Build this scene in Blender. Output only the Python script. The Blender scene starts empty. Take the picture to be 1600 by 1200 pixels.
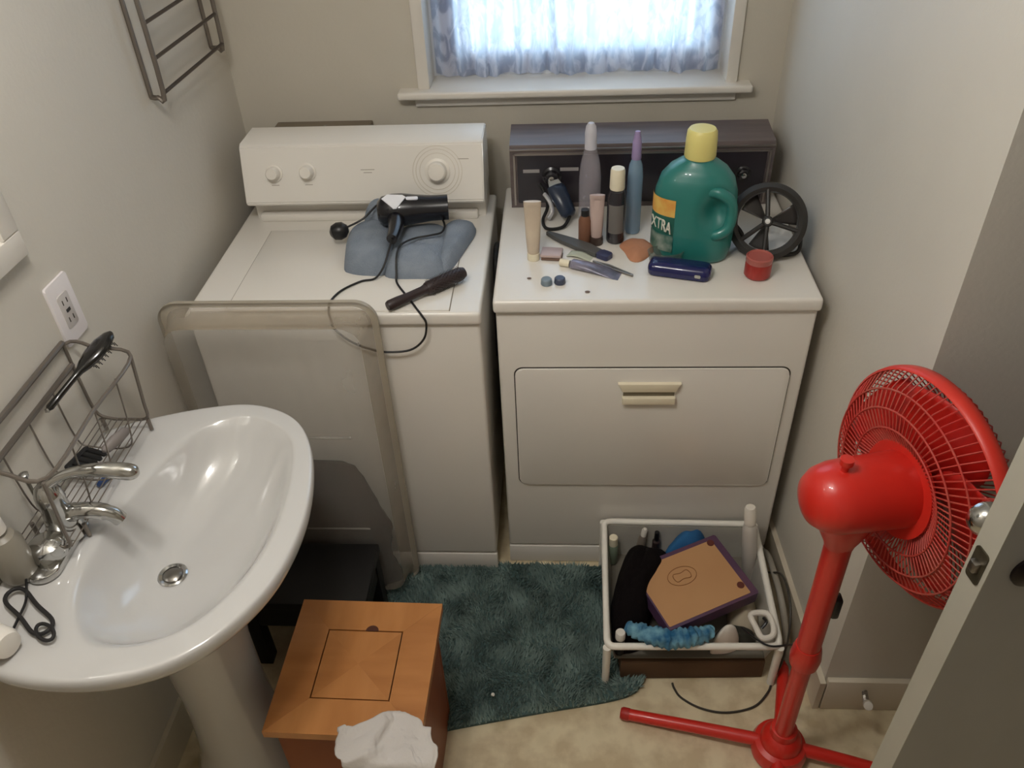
import bpy, bmesh, math, random
from mathutils import Vector, Matrix, noise
random.seed(7)
PI = math.pi
scn = bpy.context.scene
COL = scn.collection

# ------------------------------------------------------------------ camera
cx, cy, cz = 0.1544, -1.5758, 1.9153
pitch, yaw, roll, fpx = 0.6658, -0.0758, -0.0487, 1284.66
fw = Vector((math.sin(yaw) * math.cos(pitch), math.cos(yaw) * math.cos(pitch), -math.sin(pitch)))
rt = Vector((math.cos(yaw), -math.sin(yaw), 0))
up = rt.cross(fw)
ax = math.cos(roll) * rt + math.sin(roll) * up
ay = -math.sin(roll) * rt + math.cos(roll) * up
cam_d = bpy.data.cameras.new('camera')
cam_d.sensor_width = 36
cam_d.lens = fpx / 1600 * 36
cam_d.clip_start = 0.02
cam = bpy.data.objects.new('camera', cam_d)
cam.matrix_world = Matrix(((ax.x, ay.x, -fw.x, cx), (ax.y, ay.y, -fw.y, cy), (ax.z, ay.z, -fw.z, cz), (0, 0, 0, 1)))
COL.objects.link(cam)
scn.camera = cam

# ------------------------------------------------------------------ world, lights, exposure
scn.view_settings.view_transform = 'Standard'
scn.view_settings.look = 'None'
scn.view_settings.gamma = 1
scn.view_settings.use_curve_mapping = False
scn.view_settings.exposure = 0.0
wd = bpy.data.worlds.new('sky')
scn.world = wd
wd.use_nodes = True
bgn = wd.node_tree.nodes['Background']
bgn.inputs[0].default_value = (0.62, 0.80, 1.0, 1)
bgn.inputs[1].default_value = 5.0


def lamp(name, loc, power, colour, radius):
    l = bpy.data.lights.new(name, 'POINT')
    l.energy = power
    l.color = colour
    l.shadow_soft_size = radius
    o = bpy.data.objects.new(name, l)
    o.location = loc
    COL.objects.link(o)
    return o


WARM = (1.0, 0.98, 0.955)
lamp('ceiling_bulb', (-0.30, -0.88, 2.24), 14.0, WARM, 0.05)
lamp('ceiling_bulb', (-0.10, -0.98, 2.24), 14.0, WARM, 0.05)


# ------------------------------------------------------------------ materials
def srgb(r, g, b):
    f = lambda v: (v / 255) / 12.92 if v / 255 <= 0.04045 else ((v / 255 + 0.055) / 1.055) ** 2.4
    return (f(r), f(g), f(b), 1)


MATS = {}


def mat(name, c1, rough=0.5, metal=0.0, c2=None, scale=8.0, bump=0.0, bscale=60.0, alpha=1.0, trans=0.0, sub=0.0, coat=0.0, stretch=(1, 1, 1), spec=0.5):
    if name in MATS:
        return MATS[name]
    m = bpy.data.materials.new(name)
    m.use_nodes = True
    nt = m.node_tree
    b = nt.nodes['Principled BSDF']
    c1 = srgb(*c1)
    b.inputs['Roughness'].default_value = rough
    b.inputs['Metallic'].default_value = metal
    b.inputs['Alpha'].default_value = alpha
    b.inputs['Transmission Weight'].default_value = trans
    b.inputs['Coat Weight'].default_value = coat
    b.inputs['Specular IOR Level'].default_value = spec
    tc = nt.nodes.new('ShaderNodeTexCoord')
    mp = nt.nodes.new('ShaderNodeMapping')
    mp.inputs['Scale'].default_value = stretch
    nt.links.new(tc.outputs['Object'], mp.inputs[0])
    nz = nt.nodes.new('ShaderNodeTexNoise')
    nz.inputs['Scale'].default_value = scale
    nz.inputs['Detail'].default_value = 4
    nt.links.new(mp.outputs[0], nz.inputs['Vector'])
    cr = nt.nodes.new('ShaderNodeValToRGB')
    cr.color_ramp.elements[0].position = 0.35
    cr.color_ramp.elements[1].position = 0.68
    cr.color_ramp.elements[0].color = c1
    c2 = srgb(*c2) if c2 else tuple(min(1, v * 1.06) for v in c1[:3]) + (1,)
    cr.color_ramp.elements[1].color = c2
    nt.links.new(nz.outputs[0], cr.inputs[0])
    nt.links.new(cr.outputs[0], b.inputs['Base Color'])
    if bump:
        n2 = nt.nodes.new('ShaderNodeTexNoise')
        n2.inputs['Scale'].default_value = bscale
        n2.inputs['Detail'].default_value = 3
        nt.links.new(mp.outputs[0], n2.inputs['Vector'])
        bp = nt.nodes.new('ShaderNodeBump')
        bp.inputs['Strength'].default_value = bump
        bp.inputs['Distance'].default_value = 0.004
        nt.links.new(n2.outputs[0], bp.inputs['Height'])
        nt.links.new(bp.outputs[0], b.inputs['Normal'])
    MATS[name] = m
    return m


def film(name, colour, haze, rough=0.35, scale=3.0, lo=0.0, stretch=(1, 1, 1)):
    """hazy see-through plastic: diffuse haze mixed over clear film"""
    m = bpy.data.materials.new(name)
    m.use_nodes = True
    nt = m.node_tree
    out = nt.nodes['Material Output']
    b = nt.nodes['Principled BSDF']
    b.inputs['Base Color'].default_value = srgb(*colour)
    b.inputs['Roughness'].default_value = rough
    t = nt.nodes.new('ShaderNodeBsdfTransparent')
    t.inputs[0].default_value = (0.97, 0.97, 0.96, 1)
    mx = nt.nodes.new('ShaderNodeMixShader')
    tc = nt.nodes.new('ShaderNodeTexCoord')
    mp = nt.nodes.new('ShaderNodeMapping')
    mp.inputs['Scale'].default_value = stretch
    nz = nt.nodes.new('ShaderNodeTexNoise')
    nz.inputs['Scale'].default_value = scale
    nz.inputs['Detail'].default_value = 5
    mr = nt.nodes.new('ShaderNodeMapRange')
    mr.inputs[1].default_value = 0.3
    mr.inputs[2].default_value = 0.7
    mr.inputs[3].default_value = lo
    mr.inputs[4].default_value = haze
    nt.links.new(tc.outputs['Object'], mp.inputs[0])
    nt.links.new(mp.outputs[0], nz.inputs['Vector'])
    nt.links.new(nz.outputs[0], mr.inputs[0])
    nt.links.new(mr.outputs[0], mx.inputs[0])
    nt.links.new(t.outputs[0], mx.inputs[1])
    nt.links.new(b.outputs[0], mx.inputs[2])
    nt.links.new(mx.outputs[0], out.inputs[0])
    return m


wall_m = mat('wall_paint', (203, 197, 185), 0.55, bump=0.15, bscale=90, c2=(208, 202, 190), scale=2.5)
back_m = mat('back_wall_paint', (190, 183, 168), 0.6, bump=0.15, bscale=90, c2=(195, 188, 174), scale=2.5)
ceil_m = mat('ceiling_paint', (215, 210, 200), 0.8)
trim_m = mat('trim_paint', (214, 208, 198), 0.35)
door_m = mat('door_paint', (154, 153, 150), 0.45)
dedge_m = mat('door_edge_paint', (176, 172, 158), 0.45)
white_enamel = mat('white_enamel', (226, 221, 212), 0.28, c2=(231, 226, 218), scale=2, coat=0.2)
white_plastic = mat('white_plastic', (224, 218, 208), 0.35)
cream_plastic = mat('cream_plastic', (232, 222, 196), 0.4)
porcelain = mat('porcelain', (200, 198, 195), 0.12, coat=0.6, c2=(203, 201, 198), scale=1)
chrome = mat('chrome', (190, 190, 188), 0.14, 1.0)
steel = mat('brushed_steel', (140, 136, 130), 0.32, 1.0)
wire_m = mat('grey_wire', (128, 120, 112), 0.35, 0.7)
black_m = mat('black_plastic', (22, 22, 24), 0.35)
blackcord = mat('black_cord', (26, 25, 26), 0.5)
dark_cloth = mat('dark_cloth', (17, 13, 14), 0.95, bump=0.5, bscale=120, spec=0.1)
red_m = mat('red_plastic', (204, 38, 28), 0.36, c2=(210, 44, 32), scale=4, coat=0.25)
red_dusty = mat('dusty_red_plastic', (190, 44, 36), 0.6, c2=(176, 84, 70), scale=9)
gap_m = mat('dark_gap', (52, 46, 38), 0.8)
teal_m = mat('teal_plastic', (36, 116, 109), 0.38, c2=(42, 124, 117), scale=3, coat=0.3)
navy_m = mat('navy_plastic', (22, 26, 82), 0.22, coat=0.4)


# ------------------------------------------------------------------ object helpers
def wmat(o):
    m = o.matrix_basis.copy()
    while o.parent:
        o = o.parent
        m = o.matrix_basis @ m
    return m


def thing(name, label, cat, loc, rotz=0, group=None):
    o = bpy.data.objects.new(name, None)
    o.empty_display_size = 0.05
    o.location = loc
    o.rotation_euler = (0, 0, rotz)
    COL.objects.link(o)
    tag(o, label, cat, group)
    return o


def tag(o, label, cat, group=None):
    o['label'] = label
    o['category'] = cat
    if group:
        o['group'] = group
    return o


def mesh(name, bm, m, parent=None, smooth=35, local=False, label=None, structure=False, origin=None):
    """bm in world coordinates; it is moved into the parent's frame (or to origin)"""
    if parent is not None:
        if not local:
            bm.transform(wmat(parent).inverted())
    elif origin is not None:
        bm.transform(Matrix.Translation(-Vector(origin)))
    bmesh.ops.recalc_face_normals(bm, faces=bm.faces)
    me = bpy.data.meshes.new(name)
    bm.to_mesh(me)
    bm.free()
    ms = m if isinstance(m, (list, tuple)) else [m]
    for k in ms:
        me.materials.append(k)
    if smooth:
        for p in me.polygons:
            p.use_smooth = True
        try:
            me.set_sharp_from_angle(angle=math.radians(smooth))
        except Exception:
            pass
    o = bpy.data.objects.new(name, me)
    if parent is not None:
        o.parent = parent
    elif origin is not None:
        o.location = origin
    if label:
        o['label'] = label
    if structure:
        o['kind'] = 'structure'
    COL.objects.link(o)
    return o


def B():
    return bmesh.new()


def merge(bm, b2):
    me = bpy.data.meshes.new('t')
    b2.to_mesh(me)
    b2.free()
    bm.from_mesh(me)
    bpy.data.meshes.remove(me)
    return bm


def box(bm, x0, x1, y0, y1, z0, z1, bev=0.0, seg=2, rot=None, about=None):
    b = bmesh.new()
    bmesh.ops.create_cube(b, size=1)
    for v in b.verts:
        v.co = Vector(((x0 + x1) / 2 + v.co.x * (x1 - x0), (y0 + y1) / 2 + v.co.y * (y1 - y0), (z0 + z1) / 2 + v.co.z * (z1 - z0)))
    if bev:
        bmesh.ops.bevel(b, geom=b.edges[:], offset=bev, segments=seg, profile=0.5, affect='EDGES')
    if rot is not None:
        c = Vector(about if about else ((x0 + x1) / 2, (y0 + y1) / 2, (z0 + z1) / 2))
        b.transform(Matrix.Translation(c) @ rot @ Matrix.Translation(-c))
    return merge(bm, b)


def tube(bm, pts, r, n=8, closed=False, cap=True):
    """sweep a circle of radius r (number or list) along pts"""
    P = [Vector(p) for p in pts]
    N = len(P)
    rr = r if isinstance(r, (list, tuple)) else [r] * N
    T = []
    for i in range(N):
        a = P[(i - 1) % N] if (closed or i > 0) else P[i]
        c = P[(i + 1) % N] if (closed or i < N - 1) else P[i]
        T.append((c - a).normalized())
    u = T[0].orthogonal().normalized()
    rings = []
    for i in range(N):
        u = (u - T[i] * u.dot(T[i]))
        if u.length < 1e-6:
            u = T[i].orthogonal()
        u.normalize()
        w = T[i].cross(u)
        rings.append([bm.verts.new(P[i] + rr[i] * (math.cos(2 * PI * k / n) * u + math.sin(2 * PI * k / n) * w)) for k in range(n)])
    M = N if closed else N - 1
    for i in range(M):
        a, b = rings[i], rings[(i + 1) % N]
        for k in range(n):
            bm.faces.new((a[k], a[(k + 1) % n], b[(k + 1) % n], b[k]))
    if cap and not closed:
        bm.faces.new(rings[0][::-1])
        bm.faces.new(rings[-1])
    return bm


def smooth_path(pts, sub=6, closed=False):
    P = [Vector(p) for p in pts]
    n = len(P)
    out = []
    rng = range(n if closed else n - 1)
    for i in rng:
        g = lambda j: P[j % n] if closed else P[max(0, min(n - 1, j))]
        p0, p1, p2, p3 = g(i - 1), g(i), g(i + 1), g(i + 2)
        for k in range(sub):
            t = k / sub
            out.append(0.5 * ((2 * p1) + (p2 - p0) * t + (2 * p0 - 5 * p1 + 4 * p2 - p3) * t * t + (3 * p1 - p0 - 3 * p2 + p3) * t ** 3))
    if not closed:
        out.append(P[-1])
    return out


def lathe(bm, prof, centre=(0, 0, 0), axis=(0, 0, 1), n=28, sx=1.0, sy=1.0):
    """prof: list of (radius, height) along axis"""
    b = bmesh.new()
    rings = []
    for r, h in prof:
        if r < 1e-5:
            rings.append([b.verts.new((0, 0, h))])
        else:
            rings.append([b.verts.new((r * sx * math.cos(2 * PI * k / n), r * sy * math.sin(2 * PI * k / n), h)) for k in range(n)])
    for a, c in zip(rings[:-1], rings[1:]):
        for k in range(n):
            k2 = (k + 1) % n
            if len(a) == 1 and len(c) == 1:
                continue
            if len(a) == 1:
                b.faces.new((a[0], c[k2], c[k]))
            elif len(c) == 1:
                b.faces.new((a[k], a[k2], c[0]))
            else:
                b.faces.new((a[k], a[k2], c[k2], c[k]))
    for e in (rings[0], rings[-1]):
        if len(e) > 1:
            b.faces.new(e)
    q = Vector((0, 0, 1)).rotation_difference(Vector(axis).normalized()).to_matrix().to_4x4()
    b.transform(Matrix.Translation(Vector(centre)) @ q)
    return merge(bm, b)


def rrect(w, h, r, n=6):
    """rounded rectangle outline centred at 0"""
    out = []
    for sx, sy, a0 in ((1, 1, 0), (-1, 1, PI / 2), (-1, -1, PI), (1, -1, 3 * PI / 2)):
        for k in range(n + 1):
            a = a0 + PI / 2 * k / n
            out.append((sx * (w / 2 - r) + r * math.cos(a), sy * (h / 2 - r) + r * math.sin(a)))
    return out


def loft(bm, rings, cap0=True, cap1=True, closed=True):
    R = [[bm.verts.new(p) for p in ring] for ring in rings]
    n = len(R[0])
    for a, b in zip(R[:-1], R[1:]):
        for k in range(n if closed else n - 1):
            bm.faces.new((a[k], a[(k + 1) % n], b[(k + 1) % n], b[k]))
    if cap0:
        bm.faces.new(R[0][::-1])
    if cap1:
        bm.faces.new(R[-1])
    return bm


def resample(pts, n):
    P = [Vector(p) for p in pts]
    L = [0]
    for i in range(len(P)):
        L.append(L[-1] + (P[(i + 1) % len(P)] - P[i]).length)
    out = []
    j = 0
    for k in range(n):
        s = L[-1] * k / n
        while L[j + 1] < s:
            j += 1
        t = (s - L[j]) / max(1e-9, L[j + 1] - L[j])
        out.append(P[j].lerp(P[(j + 1) % len(P)], t))
    return out


def blob(outline, z, h, nr=9, n=56, amp=0.006, fr=14.0, seed=0.0, power=2.6, under=0.0, creases=()):
    """soft lump of cloth or film: outline (x, y) at height z, domed to h, wrinkled by noise"""
    bm = bmesh.new()
    O = resample(smooth_path([Vector((x, y, 0)) for x, y in outline], 5, True), n)
    c = sum(O, Vector()) / n
    rings = []
    for i in range(nr + 1):
        s = 1 - i / nr * 0.97
        hh = h * (1 - s ** power) ** 0.6
        ring = []
        for p in O:
            q = c + (p - c) * s
            d = noise.fractal(Vector((q.x * fr + seed, q.y * fr, seed)), 1.0, 2.0, 3) * amp * (1 if i else 0.3)
            cr = 0
            for (x0, y0, x1, y1, w, dep) in creases:
                a = Vector((x0, y0, 0)); b = Vector((x1, y1, 0))
                t = max(0, min(1, (q - a).dot(b - a) / (b - a).length_squared))
                cr -= dep * math.exp(-((q - a.lerp(b, t)).length / w) ** 2)
            ring.append(Vector((q.x, q.y, z + max(0.0008, hh + d + cr * min(1, i / 2)))))
        rings.append(ring)
    base = [Vector((p.x, p.y, z)) for p in O]
    rings.insert(0, base)
    loft(bm, rings)
    return bm


def sheet(nx, ny, f):
    bm = bmesh.new()
    V = [[bm.verts.new(f(i / nx, j / ny)) for i in range(nx + 1)] for j in range(ny + 1)]
    for j in range(ny):
        for i in range(nx):
            bm.faces.new((V[j][i], V[j][i + 1], V[j + 1][i + 1], V[j + 1][i]))
    return bm


def solid(o, t):
    md = o.modifiers.new('thickness', 'SOLIDIFY')
    md.thickness = t
    md.offset = 0
    return o


def text(name, s, size, m, parent, world, depth=0.0006, label=None):
    cu = bpy.data.curves.new(name, 'FONT')
    cu.body = s
    cu.size = size
    cu.extrude = depth
    cu.align_x = 'CENTER'
    cu.align_y = 'CENTER'
    t = bpy.data.objects.new('tmp', cu)
    COL.objects.link(t)
    dg = bpy.context.evaluated_depsgraph_get()
    me = bpy.data.meshes.new_from_object(t.evaluated_get(dg))
    bpy.data.objects.remove(t)
    me.materials.clear()
    me.materials.append(m)
    me.transform(wmat(parent).inverted() @ world)
    o = bpy.data.objects.new(name, me)
    o.parent = parent
    if label:
        o['label'] = label
    COL.objects.link(o)
    return o


def frame_m(origin, xd, yd):
    x = Vector(xd).normalized()
    z = x.cross(Vector(yd)).normalized()
    y = z.cross(x)
    o = Vector(origin)
    return Matrix(((x.x, y.x, z.x, o.x), (x.y, y.y, z.y, o.y), (x.z, y.z, z.z, o.z), (0, 0, 0, 1)))


def prism(bm, poly, depth0, depth1, M, bev=0.0):
    """polygon in a local xy frame extruded from z=depth0 to z=depth1, placed by M"""
    b = bmesh.new()
    loft(b, [[Vector((x, y, depth0)) for x, y in poly], [Vector((x, y, depth1)) for x, y in poly]])
    if bev:
        es = [e for e in b.edges if abs(e.verts[0].co.z - e.verts[1].co.z) < 1e-7 and e.verts[0].co.z > min(depth0, depth1) + 1e-6]
        bmesh.ops.bevel(b, geom=es, offset=bev, segments=2, profile=0.5, affect='EDGES')
    b.transform(M)
    return merge(bm, b)


# ------------------------------------------------------------------ room shell
CZ = 2.4
floor_m = bpy.data.materials.new('vinyl_floor')
floor_m.use_nodes = True
_nt = floor_m.node_tree
_b = _nt.nodes['Principled BSDF']
_b.inputs['Roughness'].default_value = 0.4
_tc = _nt.nodes.new('ShaderNodeTexCoord')
_v = _nt.nodes.new('ShaderNodeTexVoronoi'); _v.inputs['Scale'].default_value = 13
_n = _nt.nodes.new('ShaderNodeTexNoise'); _n.inputs['Scale'].default_value = 16; _n.inputs['Detail'].default_value = 5
_mx = _nt.nodes.new('ShaderNodeMix'); _mx.data_type = 'RGBA'
_cr = _nt.nodes.new('ShaderNodeValToRGB')
_cr.color_ramp.elements[0].position = 0.38; _cr.color_ramp.elements[0].color = srgb(178, 156, 120)
_cr.color_ramp.elements[1].position = 0.6; _cr.color_ramp.elements[1].color = srgb(220, 206, 172)
_cr2 = _nt.nodes.new('ShaderNodeValToRGB')
_cr2.color_ramp.elements[0].position = 0.0; _cr2.color_ramp.elements[0].color = srgb(176, 160, 120)
_cr2.color_ramp.elements[1].position = 0.35; _cr2.color_ramp.elements[1].color = srgb(226, 212, 180)
for a in (_v, _n):
    _nt.links.new(_tc.outputs['Object'], a.inputs['Vector'])
_nt.links.new(_n.outputs[0], _cr.inputs[0]); _nt.links.new(_v.outputs['Distance'], _cr2.inputs[0])
_mx.inputs[0].default_value = 0.4
_nt.links.new(_cr.outputs[0], _mx.inputs[6]); _nt.links.new(_cr2.outputs[0], _mx.inputs[7])
_nt.links.new(_mx.outputs[2], _b.inputs['Base Color'])

mesh('floor', box(B(), -1.0, 2.0, -2.6, 0.95, -0.05, 0.0), floor_m, structure=True, smooth=0)
mesh('ceiling', box(B(), -1.0, 2.0, -2.6, 0.95, CZ, CZ + 0.05), ceil_m, structure=True, smooth=0)

LW0, LW1 = (-0.745, 0.68), (-0.830, -2.45)          # left wall, back to front


def wall_slab(name, p, q, t, z0=0.0, z1=CZ, m=wall_m):
    p = Vector((p[0], p[1], 0)); q = Vector((q[0], q[1], 0))
    n = Vector((-(q - p).y, (q - p).x, 0)).normalized() * t
    bm = B()
    loft(bm, [[Vector((a.x, a.y, z)) for a in (p, q, q + n, p + n)] for z in (z0, z1)])
    return mesh(name, bm, m, structure=True, smooth=0)


wall_slab('wall_left', LW0, LW1, -0.08)
wall_slab('wall_right', (0.740, 0.68), (0.786, -0.43), 0.07)
wall_slab('wall_near_right', (0.786, -0.43), (1.95, -0.43), 0.08)
wall_slab('wall_far_right', (1.92, -0.43), (1.92, -2.45), 0.08)
wall_slab('wall_rear', (-0.85, -2.45), (1.95, -2.45), -0.08)

# back wall around the window opening
WX0, WX1, WZ0 = -0.205, 0.598, 1.165
YB = 0.68
bm = B()
box(bm, -0.85, WX0, YB, YB + 0.16, 0, CZ)
box(bm, WX1, 0.86, YB, YB + 0.16, 0, CZ)
box(bm, WX0, WX1, YB, YB + 0.16, 0, WZ0)
box(bm, WX0, WX1, YB, YB + 0.16, 2.05, CZ)
mesh('wall_back', bm, back_m, structure=True, smooth=0)

# window: casing, stool, apron, sash with its opening, glass
win = bpy.data.objects.new('window_1', None)
win.location = (0.2, YB, WZ0)
win['kind'] = 'structure'
COL.objects.link(win)
mesh('casing', box(B(), WX0 - 0.028, WX0 + 0.004, YB - 0.012, YB + 0.10, WZ0, 2.05, 0.003), trim_m, win)
mesh('casing', box(B(), WX1 - 0.004, WX1 + 0.026, YB - 0.012, YB + 0.10, WZ0, 2.05, 0.003), trim_m, win)
mesh('casing', box(B(), WX0 - 0.028, WX1 + 0.026, YB - 0.012, YB + 0.10, 2.05, 2.08, 0.003), trim_m, win)
mesh('window_sill', box(B(), -0.288, 0.662, YB - 0.045, YB + 0.12, WZ0 - 0.014, WZ0 + 0.006, 0.006, 3), trim_m, win)
mesh('apron', box(B(), -0.245, 0.625, YB - 0.012, YB, WZ0 - 0.042, WZ0 - 0.020, 0.003), trim_m, win)
sash_m = mat('vinyl_sash', (226, 228, 232), 0.4)
sx0, sx1, sz0 = WX0 + 0.085, WX1 - 0.055, WZ0 + 0.075
bm = B()
outer = [(WX0, WZ0), (WX1, WZ0), (WX1, 2.05), (WX0, 2.05)]
box(bm, WX0, sx0, YB + 0.10, YB + 0.135, WZ0, 2.05, 0.004)
box(bm, sx1, WX1, YB + 0.10, YB + 0.135, WZ0, 2.05, 0.004)
box(bm, WX0, WX1, YB + 0.101, YB + 0.134, WZ0, sz0, 0.004)
box(bm, WX0, WX1, YB + 0.101, YB + 0.134, 1.99, 2.05, 0.004)
mesh('sash', bm, sash_m, win)
gm = film('window_glass', (225, 235, 245), 0.06, 0.1, 2.0, 0.04)
mesh('glass', box(B(), sx0 - 0.004, sx1 + 0.004, YB + 0.115, YB + 0.119, sz0 - 0.004, 1.994), gm, win, smooth=0)

# base boards
bb = mat('baseboard_paint', (206, 196, 176), 0.4)
mesh('baseboard_near_right', box(B(), 0.790, 1.92, -0.445, -0.43, 0, 0.118, 0.003), bb, structure=True)
_d = Vector((0.786 - 0.740, -0.43 - 0.68, 0))
bm = B()
_n2 = Vector((_d.y, -_d.x, 0)).normalized() * 0.014
_p, _q = Vector((0.740, 0.68, 0)), Vector((0.7862, -0.444, 0))
loft(bm, [[Vector((a.x, a.y, z)) for a in (_p, _q, _q + _n2, _p + _n2)] for z in (0, 0.11)])
mesh('baseboard_right', bm, bb, structure=True, smooth=0)
bm = B()
_p, _q = Vector((LW0[0], LW0[1], 0)), Vector((LW1[0], LW1[1], 0))
_n3 = Vector((0.013, 0, 0))
loft(bm, [[Vector((a.x, a.y, z)) for a in (_p, _q, _q + _n3, _p + _n3)] for z in (0, 0.11)])
mesh('baseboard_left', bm, bb, structure=True, smooth=0)

# ------------------------------------------------------------------ open door with its latch edge towards the room
F = Vector((0.7013, -0.8230, 0))
nf = Vector((math.cos(-1.40), math.sin(-1.40), 0))
dd = Vector((-nf.y, nf.x, 0))
if dd.x < 0:
    dd = -dd
TH = 0.040
door = bpy.data.objects.new('door_1', None)
door.location = (F.x, F.y, 0)
door['kind'] = 'structure'
COL.objects.link(door)


def dpt(a, n, z):
    v = F + dd * a + nf * n
    return Vector((v.x, v.y, z))


bm = B()
loft(bm, [[dpt(a, n, z) for a, n in ((0.0012, 0.0003), (0.76, 0.0003), (0.76, TH), (0.0012, TH))] for z in (0.012, 2.03)])
mesh('slab', bm, door_m, door, smooth=0)
bm = B()
loft(bm, [[dpt(a, n, z) for a, n in ((0, 0), (0.0012, 0), (0.0012, TH), (0, TH))] for z in (0.012, 2.03)])
mesh('latch_edge', bm, dedge_m, door, smooth=0, label='pale painted narrow edge')
KZ = 1.035
latch_m = mat('tarnished_latch', (74, 68, 54), 0.4, 0.6, c2=(96, 88, 70), scale=60)
Ml = frame_m(dpt(-0.0006, TH / 2, KZ - 0.004), nf, (0, 0, 1))
latch = mesh('latch_plate', prism(B(), rrect(0.026, 0.058, 0.006), -0.0015, 0.0015, Ml), latch_m, door)
lb = B()
box(lb, -0.007, 0.007, -0.009, 0.009, -0.010, 0.010, 0.003)
lb.transform(Ml)
mesh('latch_bolt', lb, steel, latch, label='dull steel bolt tongue')
prof = [(0.030, 0), (0.030, 0.004), (0.013, 0.010), (0.012, 0.026), (0.022, 0.034), (0.027, 0.044), (0.027, 0.056), (0.024, 0.063), (0.0, 0.065)]
mesh('door_knob', lathe(B(), prof, dpt(0.055, 0, KZ), -nf, 32), chrome, door, label='shiny chrome knob on the far face')
dk = mat('dark_bronze', (40, 34, 36), 0.35, 0.7)
mesh('door_knob', lathe(B(), prof, dpt(0.062, TH, KZ), nf, 32), dk, door, label='dark knob on the near face')

# ceiling fixture that holds the two bulbs
ceil_lamp = thing('ceiling_light', 'round two bulb ceiling light above the sink side of the room', 'lamp', (-0.20, -0.93, CZ))
mesh('base_plate', lathe(B(), [(0.15, 0), (0.15, -0.02), (0.12, -0.035), (0, -0.035)], (-0.20, -0.93, CZ)), trim_m, ceil_lamp)
for p in ((-0.30, -0.88), (-0.10, -0.98)):
    mesh('bulb_socket', lathe(B(), [(0.02, 0), (0.02, -0.05), (0.016, -0.07), (0, -0.07)], (p[0], p[1], CZ - 0.03)), trim_m, ceil_lamp)

# ------------------------------------------------------------------ curtain
cur_m = bpy.data.materials.new('patterned_sheer_curtain')
cur_m.use_nodes = True
nt = cur_m.node_tree
out = nt.nodes['Material Output']
nt.nodes.remove(nt.nodes['Principled BSDF'])
dif = nt.nodes.new('ShaderNodeBsdfDiffuse')
trl = nt.nodes.new('ShaderNodeBsdfTranslucent')
tc = nt.nodes.new('ShaderNodeTexCoord')
mp = nt.nodes.new('ShaderNodeMapping'); mp.inputs['Scale'].default_value = (1, 1, 0.55); mp.inputs['Rotation'].default_value = (0, 0.6, 0)
nz = nt.nodes.new('ShaderNodeTexNoise'); nz.inputs['Scale'].default_value = 34; nz.inputs['Detail'].default_value = 3; nz.inputs['Distortion'].default_value = 1.2
cr = nt.nodes.new('ShaderNodeValToRGB')
cr.color_ramp.elements[0].position = 0.42; cr.color_ramp.elements[0].color = srgb(118, 118, 146)
cr.color_ramp.elements[1].position = 0.58; cr.color_ramp.elements[1].color = srgb(196, 196, 214)
nt.links.new(tc.outputs['Object'], mp.inputs[0]); nt.links.new(mp.outputs[0], nz.inputs['Vector'])
nt.links.new(nz.outputs[0], cr.inputs[0]); nt.links.new(cr.outputs[0], dif.inputs[0])
cr2 = nt.nodes.new('ShaderNodeValToRGB')
cr2.color_ramp.elements[0].position = 0.3; cr2.color_ramp.elements[0].color = srgb(224, 236, 246)
cr2.color_ramp.elements[1].position = 0.6; cr2.color_ramp.elements[1].color = srgb(240, 246, 250)
nt.links.new(nz.outputs[0], cr2.inputs[0]); nt.links.new(cr2.outputs[0], trl.inputs[0])
ms = nt.nodes.new('ShaderNodeMixShader'); ms.inputs[0].default_value = 0.5
nt.links.new(dif.outputs[0], ms.inputs[1]); nt.links.new(trl.outputs[0], ms.inputs[2]); nt.links.new(ms.outputs[0], out.inputs[0])


def curt(u, v):
    x = WX0 + 0.012 + u * (WX1 - WX0 - 0.024)
    z = WZ0 + 0.012 + v * 0.85
    ph = x * 125 + 3.0 * noise.noise(Vector((x * 9, z * 1.5, 0))) + 1.6 * noise.noise(Vector((x * 30, z * 3, 2)))
    a = 0.0065 + 0.005 * max(0, noise.noise(Vector((x * 5, z * 2, 5))) + 0.4)
    zz = z + (0.004 * math.sin(x * 22) + 0.003 * math.sin(x * 61 + 1)) * (1 - v) ** 6
    return Vector((x, YB + 0.080 + a * math.sin(ph) + 0.25 * a * math.sin(2.3 * ph + 1), zz))


co = mesh('window_curtain', sheet(220, 50, curt), cur_m, smooth=80, origin=(0.2, YB + 0.08, WZ0 + 0.01))
tag(co, 'thin pleated patterned curtain glowing with daylight inside the window frame', 'curtain')

# ------------------------------------------------------------------ clothes dryer
dr = thing('clothes_dryer', 'white clothes dryer with dark wood-look console and wide drop door', 'dryer', (0.368, 0.30, 0))
bm = B()
box(bm, 0.004, 0.733, 0.008, 0.60, 0.074, 0.880, 0.008, 3)
box(bm, 0.010, 0.727, 0.018, 0.59, 0.004, 0.088)
mesh('cabinet', bm, white_enamel, dr)
mesh('toe_panel', box(B(), 0.004, 0.733, 0.008, 0.03, 0.002, 0.069, 0.003), white_enamel, dr)
mesh('top_panel', box(B(), -0.001, 0.737, -0.004, 0.60, 0.879, 0.914, 0.009, 4), white_enamel, dr)
Md = frame_m((0.3705, 0.008, 0.522), (1, 0, 0), (0, 0, 1))      # local z towards the viewer (-y)
mesh('door_gasket_line', prism(B(), rrect(0.661, 0.395, 0.022), -0.001, 0.0012, Md), gap_m, dr, label='dark seam around the door')
ddoor = mesh('drop_door', prism(B(), rrect(0.655, 0.389, 0.020), 0.0, 0.0065, Md, 0.003), white_enamel, dr)
hb = B()
Mh = frame_m((0.368, 0.0015, 0.647), (1, 0, 0), (0, 0, 1))
prism(hb, [(-0.076, 0.031), (0.076, 0.031), (0.064, 0.006), (-0.064, 0.006)], 0, 0.010, Mh, 0.002)
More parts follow.
